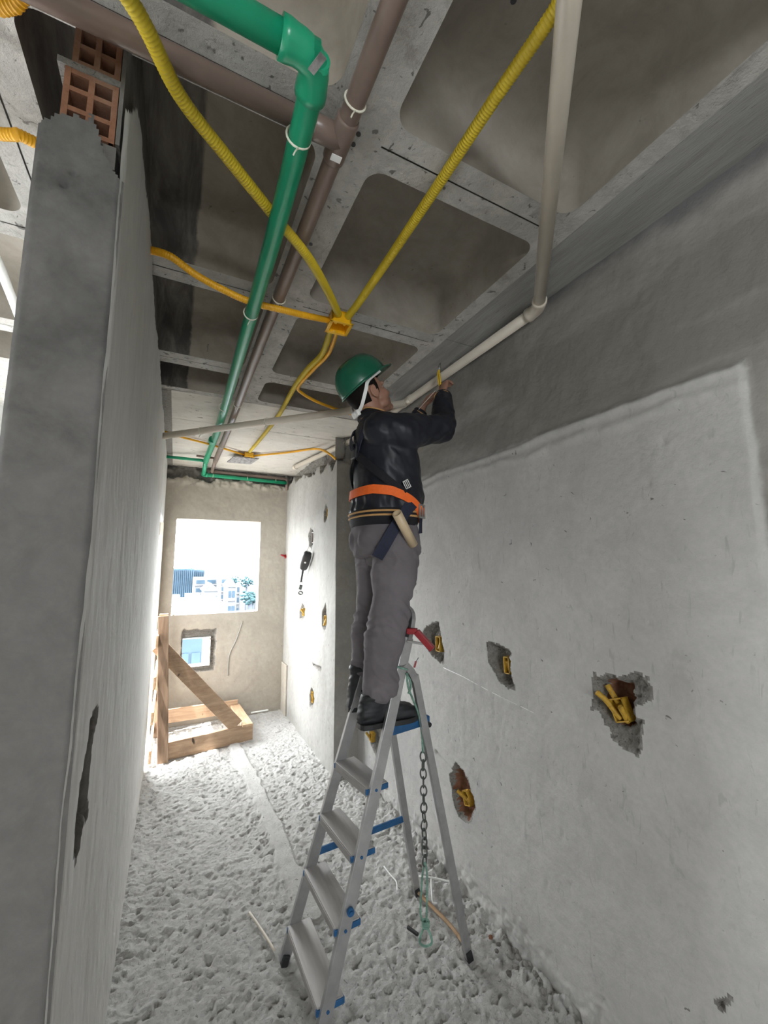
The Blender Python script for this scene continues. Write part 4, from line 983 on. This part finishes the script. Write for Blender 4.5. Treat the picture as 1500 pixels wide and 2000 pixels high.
def hand(mb, W, d, n, w, curls, spread=.0):
    d = d.normalized(); n = (n - d*n.dot(d)).normalized(); w = (w - d*w.dot(d) - n*w.dot(n)).normalized()
    rg = []
    for t, hw, ht in ((-.015, .024, .021), (.01, .027, .019), (.04, .037, .017), (.07, .041, .015), (.088, .040, .012)):
        rg.append([W + d*t + w*(hw*math.cos(a)) + n*(ht*math.sin(a)) for a in [2*math.pi*k/16 for k in range(16)]])
    mb.rings(rg)
    for k, (o, l, r) in enumerate(((.029, .072, .0088), (.010, .082, .0092), (-.010, .076, .0088), (-.028, .058, .0078))):
        p = W + d*(.083 - abs(o)*.15) + w*o; dd = d.copy(); pts = [p - d*.012, p]; c = curls[k]
        for f_, g in ((.45, .55), (.31, 1.0), (.24, .8)):
            ang = c*g; dd = (dd*math.cos(ang) + n*math.sin(ang)).normalized(); ax_ = dd.cross(w)
            n_ = (n - dd*n.dot(dd)); p = p + dd*(l*f_) + w*(o*spread); pts.append(p)
            if n_.length > 1e-6: n = n
        limb(mb, pts, [r*1.05, r*1.05, r, r*.92, r*.80], .008, 10)
    p = W + d*.022 + w*.024; pts = [p, p + w*.024 + d*.018 + n*.010, p + w*.030 + d*.046 + n*.024, p + w*.022 + d*.070 + n*.034]
    limb(mb, pts, [.014, .0115, .0105, .008], .008, 10)
PIPE_P = V3(1.382, 1.925, 2.885)
hand(mb, W_R + (PIPE_P-W_R).normalized()*.012, PIPE_P-W_R, V3(1, .15, -.2), V3(0, 1, 0), (.75, .85, .95, 1.05))
hand(mb, W_L + V3(.006, -.004, .012), V3(1.375, 2.02, 2.86)-W_L, V3(1, -.2, -.2), V3(0, -1, 0), (.8, .85, .9, .95))
man = remeshed(mb, 'person', 'skin', .0042, 4)
tag(man, 'man in green hard hat, black jacket and grey trousers reaching up from the ladder', 'person')

# --- hair, eyes
mb = MB(); nlat, nlon = 26, 40; idx = {}; c_ = hl(-.014, 0, .022)
def hp3(i, j):
    t = math.pi*i/nlat - math.pi/2; p = 2*math.pi*j/nlon
    return c_ + hu*(.101*math.sin(t)) + (hf*(.102*math.cos(p)) + hr*(.0825*math.sin(p)))*math.cos(t)
vs_ = [hp3(i, j) for i in range(1, nlat) for j in range(nlon)]; fs = []
for i in range(nlat-2):
    for j in range(nlon):
        q = vs_[i*nlon+j] - HC; f_, r_, u_ = q.dot(hf), abs(q.dot(hr)), q.dot(hu)
        lim = -.060 if f_ < -.03 else (-.03 if f_ < .030 else .03)
        if u_ > lim and (f_ < .026 or u_ > .055) and not (-.036 < f_ < .012 and r_ > .06 and u_ < .018):
            fs.append((i*nlon+j, i*nlon+(j+1) % nlon, (i+1)*nlon+(j+1) % nlon, (i+1)*nlon+j))
mb.add(vs_, fs, True); hair = mb.build('hair', 'hair', man)
sm = hair.modifiers.new('t', 'SOLIDIFY'); sm.thickness = .008
for q in (-1, 1):
    mb = MB(); add_ell(mb, hl(.066, q*.030, .000), .009, .012, .008, HF); ey = mb.build('eye', 'white', man)
    mb = MB(); add_ell(mb, hl(.0738, q*.030, .000), .003, .0055, .0055, HF); mb.build('iris', 'black', ey)
    mb = MB(); mb.tube(spline([hl(.086, q*.014, .019), hl(.089, q*.030, .024), hl(.078, q*.050, .020)], .006), .0026, 6); mb.build('eyebrow', 'hair', man)

# --- jacket
mb = MB(); torso_loft(mb, JS[1:-1])
limb(mb, [S_R+V3(-.03, .05, .0), S_R+V3(.06, -.005, -.005), S_R.lerp(E_R, .55)+V3(0, 0, -.012), E_R+V3(-.012, -.004, -.006), E_R+V3(.030, .045, .055), W_R.lerp(E_R, .35), W_R.lerp(E_R, .12)], [.098, .092, .080, .070, .064, .055, .046])
limb(mb, [S_L+V3(-.03, -.05, .0), S_L+V3(.05, .01, -.005), E_L, W_L.lerp(E_L, .15)], [.095, .088, .066, .046])
def jfold(co):
    x, y, z = co[:, 0], co[:, 1], co[:, 2]
    f = fbm(x*1.2 - y*.8, z*1.6 + x*1.2, 9, 3, .55, 101)*.011
    arm = smooth01((x - 1.02)/.08)*smooth01((z-2.30)/.05)
    f = f + arm*np.sin((x*.9+y*.6-z*.5)*75 + fbm(y, z, 9, 2, .5, 102)*5)*.0035
    puff = smooth01((2.12-z)/.06)*smooth01((z-2.0)/.03); f = f + puff*np.sin(np.arctan2(y-1.865, x-.95)*16 + fbm(x, y, 8, 2, .5, 3)*6)*.004
    return f
jk = remeshed(mb, 'jacket', 'jacket', .0075, 4, man, jfold)
jk['label'] = 'black bomber jacket with tan striped hem'
def band(name, z0, z1, off, mat, parent, seg=64, thick=.006):
    mb = MB(); rg = []
    for z, o in ((z0, off-thick), (z0, off), ((z0+z1)/2, off+.002), (z1, off), (z1, off-thick)):
        rg.append([torso_pt(2*math.pi*k/seg, z, o) for k in range(seg)])
    mb.rings(rg, cap=False); return mb.build(name, mat, parent)
hm = band('hem', 1.945, 2.022, .006, 'knit', jk, thick=.03)
band('hem_stripe', 1.984, 1.993, .0105, 'tan', jk); band('hem_stripe', 2.004, 2.013, .0115, 'tan', jk)
mb = MB(); rg = []
for z, o in ((2.490, -.004), (2.500, .010), (2.520, .010), (2.532, .004), (2.532, -.004), (2.505, -.010)):
    rg.append([torso_pt(2*math.pi*k/40, min(z, 2.522), o) + V3(0, 0, z-min(z, 2.522)) + V3(0, 0, .012*math.cos(2*math.pi*k/40 - math.pi)) for k in range(40)])
mb.rings(rg, cap=False); cl = mb.build('collar', 'knit', jk)
mb = MB(); mb.tube([torso_pt(2*math.pi*k/40, 2.522, .007) + V3(0, 0, .012 + .012*math.cos(2*math.pi*k/40-math.pi)) for k in range(40)], .0042, 7, closed=True); mb.build('collar_stripe', 'tan', jk)
for W, E_ in ((W_R, E_R), (W_L, E_L)):
    d = (W-E_).normalized(); p = W.lerp(E_, .09); mb = MB(); mb.tube([p-d*.03, p-d*.022, p+d*.012, p+d*.018, p+d*.018, p-d*.02], [.043, .046, .043, .040, .030, .028], 20); cu = mb.build('cuff', 'knit', jk)
    mb = MB(); u_ = d.orthogonal().normalized(); w_ = d.cross(u_); mb.tube([p-d*.004+(u_*math.cos(a)+w_*math.sin(a))*.0455 for a in [2*math.pi*k/24 for k in range(24)]], .003, 6, closed=True); mb.build('cuff_stripe', 'tan', jk)

# --- trousers
mb = MB()
torso_loft(mb, [(1.80, .945, 1.865, .140, .172), (1.86, .945, 1.865, .160, .186), (1.92, .940, 1.865, .158, .184), (1.985, .937, 1.865, .146, .174)])
limb(mb, LEG_R, [.108, .105, .094, .086, .086, .080, .086], .02, 22)
limb(mb, LEG_L, [.104, .092, .082, .078, .074, .070, .070], .02, 22)
add_ell(mb, V3(.94, 1.868, 1.80), .09, .09, .07); add_ell(mb, aty(806, 1072, 1.745), .040, .05, .045); add_ell(mb, V3(.845, 1.80, 1.885), .07, .08, .075); add_ell(mb, V3(.845, 1.93, 1.885), .07, .08, .075)
def tfold(co):
    x, y, z = co[:, 0], co[:, 1], co[:, 2]
    q = z + (x-.95)*.9 + (y-1.86)*.3
    f = fbm(x*.8 - y*.6, q*1.3, 6.0, 3, .5, 111)*.020
    kn = np.exp(-((z-1.53-(x-.95)*.5)/.07)**2) + np.exp(-((z-1.24)/.05)**2) + np.exp(-((z-1.78)/.06)**2)*.9 + .25
    rid = 1 - np.abs(fbm(x*.7 - y*.5 + 3, q*1.9, 11, 2, .5, 112))*3.2
    f = f + kn*np.clip(rid, 0, 1)**2*.009
    return f
tr = remeshed(mb, 'trousers', 'trousers', .007, 4, man, tfold); tr['label'] = 'grey work trousers'

# --- boots
def boot(L_, shift, sh_top):
    cx_, cy_ = L_[-1].x-.012 + shift, L_[-1].y; z0 = PLZ + .004; mb = MB()
    rg = []
    for x, hw, h in ((-.078, .022, .055), (-.070, .034, .085), (-.045, .041, .10), (.0, .043, .105), (.05, .045, .10), (.09, .049, .082), (.13, .051, .066), (.17, .046, .058), (.196, .034, .048), (.208, .018, .034)):
        rg.append([V3(cx_+x, cy_ + hw*math.copysign(abs(math.cos(a))**.75, math.cos(a)), z0 + .012 + max(0, h/2 + h/2*math.copysign(abs(math.sin(a))**.8, math.sin(a)))) for a in [2*math.pi*k/18 for k in range(18)]])
    mb.rings(rg)
    torso_loft(mb, [(z0+.03, cx_-.018, cy_, .055, .044), (z0+.09, cx_-.012, cy_, .058, .046), (z0+.14, cx_-.012, cy_, .056, .048), (sh_top-.02, cx_-.004, cy_, .054, .050), (sh_top, cx_-.004, cy_, .052, .048)])
    mb.tube([V3(cx_-.004+.051*math.cos(a), cy_+.047*math.sin(a), sh_top-.012) for a in [2*math.pi*k/20 for k in range(20)]], .013, 8, closed=True)
    b = remeshed(mb, 'boot', 'boot', .0055, 3, man, lambda co: fbm(co[:, 0]*.6, co[:, 2]*2.4 + co[:, 1], 16, 3, .6, 5)*.010)
    mb = MB(); pr = []
    for x, hw in ((-.080, .020), (-.070, .036), (-.03, .043), (.03, .040), (.09, .050), (.14, .053), (.18, .046), (.205, .030), (.214, .012)): pr.append((x, hw))
    out = [V3(cx_+x, cy_+w, 0) for x, w in pr] + [V3(cx_+x, cy_-w, 0) for x, w in reversed(pr)]
    mb.rings([[p + V3(0, 0, z0-.003) for p in out], [p + V3(0, 0, z0+.018) for p in out]], smooth=False); mb.build('sole', 'black', b)
    for k in range(4):
        p = V3(cx_+.062-.012*k, cy_, z0+.085+.022*k); mb = MB(); mb.tube([p+V3(0, -.03, 0), p+V3(.014, 0, .008), p+V3(0, .03, 0)], .003, 6); mb.build('lace', 'black', b)
    return b
boot(LEG_R, -.012, 1.192); boot(LEG_L, -.014, 1.255)

# --- hard hat
ha = R(44); Hf, Hu, Hr = V3(math.cos(ha), -.03, math.sin(ha)).normalized(), V3(-math.sin(ha), 0, math.cos(ha)), V3(-.03, -1, 0).normalized()
Hc = V3(.824, 1.860, 2.688)
def hw_(f, r, u): return Hc + Hf*f + Hr*r + Hu*u
def dome(k, t, s=1.0):
    p = 2*math.pi*k/56; cr = math.cos(t)**.72; f = .146*cr*math.cos(p)*s; r = .121*cr*math.sin(p)*s; u = .138*math.sin(t)**.95*s
    ridge = math.exp(-(r/.016)**2)*.006*smooth01(np.array(t/.5)).item() + math.exp(-((abs(r)-.045)/.010)**2)*.003*smooth01(np.array(t/.5)).item()
    return hw_(f, r, u + (ridge if s == 1 else 0))
mb = MB(); NT = 16; rg = [[dome(k, math.pi/2*.985*i/NT) for k in range(56)] for i in range(NT+1)]
inn = [[dome(k, math.pi/2*.985*i/NT, .968) for k in range(56)] for i in range(NT, -1, -1)]
mb.rings(rg + inn, cap=False, closed=True)
hat = mb.build('hard_hat', 'helmet', man)
mb = MB(); mb.tube([hw_(.147*math.cos(a), .122*math.sin(a), .002) for a in [2*math.pi*k/56 for k in range(56)]], .0045, 8, closed=True); mb.build('rim', 'helmet', hat)
mb = MB(); top_, bot_ = [], []
for k in range(21):
    a = -R(62) + R(124)*k/20; e = math.cos(a/R(62)*math.pi/2)**.8 if k not in (0, 20) else 0
    top_.append((hw_(.142*math.cos(a), .118*math.sin(a), .006), hw_((.146+.052*e)*math.cos(a)+.0, (.121+.012*e)*math.sin(a), .002-.010*e)))
vsP = [p for ab in top_ for p in ab] + [p - Hu*.0045 for ab in top_ for p in ab]; n = len(top_)*2; fs = []
for k in range(len(top_)-1):
    a = 2*k; fs += [(a, a+1, a+3, a+2), (n+a, n+a+2, n+a+3, n+a+1), (a+1, n+a+1, n+a+3, a+3)]
mb.add(vsP, fs, True); mb.build('peak', 'helmet', hat)
def ribbon(pts, w, t, up, name, mat, parent, step=.012):
    mb = MB(); mb.tube(spline(pts, step), 1.0, prof=[(-w/2, -t/2), (w/2, -t/2), (w/2, t/2), (-w/2, t/2)] , up=up); return mb.build(name, mat, parent)
def ribbon_v(pts, w, t, center, name, mat, parent, step=.012):
    """band whose flat side faces away from a centre"""
    P = spline(pts, step); mb = MB(); rr = []
    for i, p in enumerate(P):
        T = (P[min(i+1, len(P)-1)] - P[max(i-1, 0)]).normalized(); o = (p-center); o = (o - T*o.dot(T)).normalized(); s = T.cross(o)
        rr.append([p + s*(w/2) - o*(t/2), p + s*(w/2) + o*(t/2), p - s*(w/2) + o*(t/2), p - s*(w/2) - o*(t/2)])
    mb.rings(rr, smooth=False); return mb.build(name, mat, parent)
for q in (1, -1):
    ribbon_v([hw_(.060, q*.098, -.004), hl(-.024, q*.097, .044), hl(-.056, q*.093, .010), hl(-.084, q*.078, -.026), hl(-.104, q*.056, -.054), hl(-.118, q*.028, -.068), hl(-.122, 0, -.070)], .017, .004, hl(-.02, 0, .0), 'nape_strap', 'white', hat)
mb = MB(); mb.obox(hl(-.120, 0, -.070), hr, hf, hu, .036, .010, .016, .005); mb.tube([hl(-.126, 0, -.070), hl(-.140, 0, -.072)], .014, 14); mb.build('ratchet', 'white', hat)

# --- safety harness
hs_c = lambda z: V3(.95, 1.865, z)
def belt_z(a):                                     # a: 0 front, pi back
    d = abs((math.degrees(a)+180) % 360 - 180); return float(np.interp(d, [0, 30, 50, 65, 80, 95, 110, 140, 180], [1.985, 1.990, 2.003, 2.022, 2.052, 2.082, 2.100, 2.112, 2.108]))
NB = 72; mb = MB(); rg = [[], [], [], []]
for k in range(NB):
    a = 2*math.pi*k/NB; z = belt_z(a)
    for i, (dz_, o) in enumerate(((-.022, .001), (-.022, .006), (.022, .006), (.022, .001))): rg[i].append(torso_pt(a, z+dz_, o+.008))
mb.rings(rg, cap=False, closed=True); bt = mb.build('safety_belt', 'belt_orange', man, smooth=False); bt['label'] = 'bright orange webbing waist belt'
a = R(-58); p = torso_pt(a, belt_z(a), .018); nrm = V3(math.cos(a), math.sin(a), 0); tn = V3(-math.sin(a), math.cos(a), 0)
mb = MB()
for q in (-1, 1): mb.obox(p+tn*(q*.026), tn, V3(0, 0, 1), nrm, .004, .034, .004, .001); mb.obox(p+V3(0, 0, q*.030), tn, V3(0, 0, 1), nrm, .028, .004, .004, .001)
mb.obox(p, tn, V3(0, 0, 1), nrm, .004, .03, .004, .001); mb.build('buckle', 'steel', bt)
ribbon_v([torso_pt(R(-50), 1.995, .018), torso_pt(R(-44), 1.962, .022), torso_pt(R(-41), 1.955, .022) + V3(0, 0, -.045)], .036, .004, hs_c(1.97), 'belt_tail', 'webbing', bt)
ts = ribbon_v([torso_pt(R(-82), 2.045, .014), torso_pt(R(-90), 2.0, .026), V3(.882, 1.655, 1.915), V3(.845, 1.672, 1.845), V3(.825, 1.71, 1.79)], .055, .004, V3(.93, 1.865, 1.93), 'thigh_strap', 'webbing', man)
for q in (-1, 1):
    ribbon_v([torso_pt(R(180), 2.30, .012), torso_pt(R(180+q*-14), 2.38, .014), torso_pt(R(180+q*-28), 2.44, .012), torso_pt(R(180+q*-60), 2.478, .008)], .042, .004, hs_c(2.30), 'shoulder_strap', 'webbing', man)
    ribbon_v([torso_pt(R(180), 2.31, .012), torso_pt(R(180-q*-22), 2.25, .012), torso_pt(R(180-q*-55), 2.17, .012), torso_pt(R(180-q*-88), 2.09, .012)], .038, .004, hs_c(2.2), 'back_strap', 'knit', man)
mb = MB(); p = torso_pt(R(180), 2.335, .02); mb.tube([p + V3(0, .030*math.cos(a), .034*math.sin(a)) for a in [2*math.pi*k/18 for k in range(18)]], .0055, 8, closed=True); mb.obox(p-V3(0, 0, .03), V3(1, 0, 0), V3(0, 1, 0), V3(0, 0, 1), .008, .03, .022, .004); mb.build('dorsal_ring', 'black', man)
a = R(-90); p = torso_pt(a, 2.135, .010); nrm = V3(math.cos(a)*.8, math.sin(a), 0).normalized(); tn = V3(-nrm.y, nrm.x, 0); tl = (tn*.8+V3(0, 0, .45)).normalized(); tu = nrm.cross(tl)
mb = MB(); mb.obox(p, tl, tu, nrm, .018, .021, .0015); mb.build('size_label', 'knit', jk)
for k in range(4): mb = MB(); mb.obox(p + tl*(-.0145+.0095*k) + nrm*.001, tl, tu, nrm, .0018, .019, .0016); mb.build('label_line', 'white', jk)
for k in (-1, 1): mb = MB(); mb.obox(p + tu*(k*.019) + nrm*.001, tl, tu, nrm, .016, .0015, .0016); mb.build('label_line', 'white', jk)

# --- what he carries and holds
ta, tb = aty(775, 1002, 1.585), aty(807, 1064, 1.655); d = (tb-ta).normalized(); u_ = d.orthogonal().normalized(); w_ = d.cross(u_)
def circ(p, r, n=24): return [p + (u_*math.cos(a)+w_*math.sin(a))*r for a in [2*math.pi*k/n for k in range(n)]]
mb = MB(); mb.rings([circ(ta+d*.10, .0195), circ(ta, .0195), circ(ta, .0222), circ(tb, .0222)], cap=True)
tag(mb.build('pipe_offcut', 'offcut'), 'short cream pipe offcut tucked into the man\'s belt at his hip', 'pipe offcut')
tl_ = empty('pliers', tuple(atx(858, 735, 1.345)), 'small pliers with yellow handles held up against the cream pipe', 'pliers')
p0, p1, p2 = atx(859, 753, 1.340), atx(856, 728, 1.343), atx(858, 720, 1.343)
for q in (-1, 1):
    mb = MB(); o = V3(.002, -.009*q, 0); mb.tube(spline([p0+o*.5, p0.lerp(p1, .5)+o, p1+o*.7, p2+o*.2], .008), [.0052]*len(spline([p0+o*.5, p0.lerp(p1, .5)+o, p1+o*.7, p2+o*.2], .008)), 8); mb.build('handle', 'label_y', tl_)
mb = MB(); mb.tube([p2-V3(0, 0, .008), p2+V3(0, 0, .006), atx(860, 709, 1.345)], [.007, .008, .0025], 10); mb.build('jaws', 'steel', tl_)
mb = MB(); mb.beam(aty(818, 799, 1.93), aty(850, 763, 1.93), .006, .0022, (0, 0, 1), .0005)
tag(mb.build('cable_tie_strip', 'white'), 'thin white cable tie strip held in the man\'s hands', 'cable tie')

# ================================================================== THE CITY BEYOND THE WINDOW
M['c_blue'] = plain('far_blue', (0.0300, 0.0480, 0.0680), .8, spec=.08, var=.2, scale=.5); M['c_white'] = plain('far_white', (.075, .078, .083), .8, spec=.08, var=.06, scale=.3)
M['c_grey'] = plain('far_grey', (0.0520, 0.0580, 0.0720), .8, spec=.08, var=.15, scale=.4); M['c_glass'] = plain('far_glass', (0.0200, 0.0340, 0.0480), .3, spec=.08, var=.2, scale=.4)
M['c_green'] = plain('far_green', (0.0200, 0.0400, 0.0440), .9, spec=.08, var=.3, scale=.6); M['c_ground'] = plain('far_ground', (0.1040, 0.1080, 0.1160), .9, spec=.08, var=.2, scale=.06)
GZ = -14.0
struct(boxobj('ground', (-400, 9, GZ-1), (500, 700, GZ), 'c_ground'), 'pale ground far below the window')
def tower(u0, u1, v0, y, dep, mat, label, bands=0, fins=0, roof=None, glass='c_glass', base=GZ, cat='building', wall_top=None):
    a, b = aty(u0, v0, y), aty(u1, v0, y); x0, x1, z1 = a.x, b.x, max(a.z, b.z)
    r = empty('building', ((x0+x1)/2, y+dep/2, base), label, cat, 'city buildings beyond the window')
    boxobj('wall', (x0, y, base), (x1, y+dep, z1), mat, r)
    if bands:
        fh = (z1-max(base, z1-bands*3.0))/bands
        for k in range(bands):
            zt_ = z1 - fh*k
            n = max(2, int((x1-x0)/2.6))
            for j in range(n):
                xa = x0 + (x1-x0)*(j+.12)/n; xb = x0 + (x1-x0)*(j+.88)/n
                boxobj('window', (xa, y-.10, zt_-fh*.70), (xb, y+.05, zt_-fh*.25), glass, r)
            boxobj('balcony_slab', (x0-.2, y-.5, zt_-fh*.90), (x1+.2, y, zt_-fh*.82), mat, r)
    for j in range(fins):
        xa = x0 + (x1-x0)*(j+.5)/fins; boxobj('fin', (xa-.12, y-.6, base), (xa+.12, y, z1-.6), glass, r)
    if roof:
        mb = MB(); h = (z1-base)*.0 + roof
        mb.add([(x0-.3, y-.3, z1), (x1+.3, y-.3, z1), (x1+.3, y+dep+.3, z1), (x0-.3, y+dep+.3, z1), ((x0+x1)/2, y-.3, z1+h), ((x0+x1)/2, y+dep+.3, z1+h)], [(0, 1, 4), (1, 2, 5, 4), (3, 5, 2), (0, 4, 5, 3), (0, 3, 2, 1)]); mb.build('roof', 'c_grey', r)
    return r
tower(338, 380, 1110, 170, 20, 'c_blue', 'long dark blue block with vertical fins on the left skyline', fins=11)
tower(380, 400, 1113, 185, 20, 'c_blue', 'blue block end with sloping top behind the banded apartments', fins=5)
tower(381, 424, 1129, 120, 14, 'c_white', 'white apartment block with rows of dark balconies', bands=6)
tower(433, 443, 1128, 110, 10, 'c_white', 'narrow white tower with stacked balconies', bands=7)
tower(446, 460, 1147, 90, 9, 'c_white', 'small white house with a grey gabled roof', roof=1.6, bands=2)
tower(463, 480, 1142, 130, 10, 'c_white', 'white low block behind the gabled house', bands=3)
tower(482, 512, 1150, 100, 12, 'c_white', 'pale low block at the right of the window view', bands=4)
tower(336, 352, 1168, 46, 6, 'c_blue', 'small teal shed roof low on the left of the window', cat='shed')
tower(364, 396, 1167, 42, 7, 'c_grey', 'grey flat-roofed hall low in the middle of the window view', fins=7)
tower(400, 425, 1155, 70, 8, 'c_white', 'white house beside the flat-roofed hall', bands=2, roof=1.2)
tower(300, 440, 1185, 30, 8, 'c_white', 'long white roof just below the window sill', fins=0)
tower(350, 395, 1250, 26, 3, 'c_glass', 'grey-blue wall seen through the small rough hole', bands=3)
def mast(u, v0, v1, y, label, r=.12):
    a, b = aty(u, v0, y), aty(u, v1, y); b.z = GZ if v1 > 1140 else b.z; mb = MB(); mb.tube([V3(a.x, y, a.z), V3(a.x, y, b.z)], [r*.6, r], 8)
    o = empty('mast', (a.x, y, b.z), label, 'mast', 'masts on the skyline'); mb.build('pole', 'c_grey', o)
    mb = MB(); mb.beam((a.x-.9, y, a.z-.8), (a.x+.9, y, a.z-.8), .08, .08); mb.build('crossbar', 'c_grey', o)
mast(374, 1088, 1113, 176, 'short thin mast on the dark blue block'); mast(450, 1097, 1190, 112, 'thin mast beside the narrow white tower'); mast(463, 1066, 1215, 128, 'tallest thin mast right of the middle of the window', .16)
def treefar(u, v, y, s, label):
    p = aty(u, v, y); r = empty('tree', (p.x, y, GZ), label, 'tree', 'trees between the far buildings'); mb = MB()
    for k in range(80):
        c = V3(p.x + random.gauss(0, s*.5), y + random.gauss(0, s*.5), p.z - s*.4 + random.gauss(0, s*.35)); add_ell(mb, c, s*.17, s*.17, s*.13)
    mb.build('crown', 'c_green', r); mb = MB(); mb.tube([V3(p.x, y, GZ), V3(p.x, y, p.z-s*.3)], [.4, .25], 8); mb.build('trunk', 'c_grey', r)
treefar(457, 1130, 105, 1.1, 'small dark tree beside the tallest mast'); treefar(483, 1132, 95, 1.3, 'leafy tree right of the tallest mast'); treefar(490, 1160, 60, 1.4, 'bushy tree low at the right edge of the window')
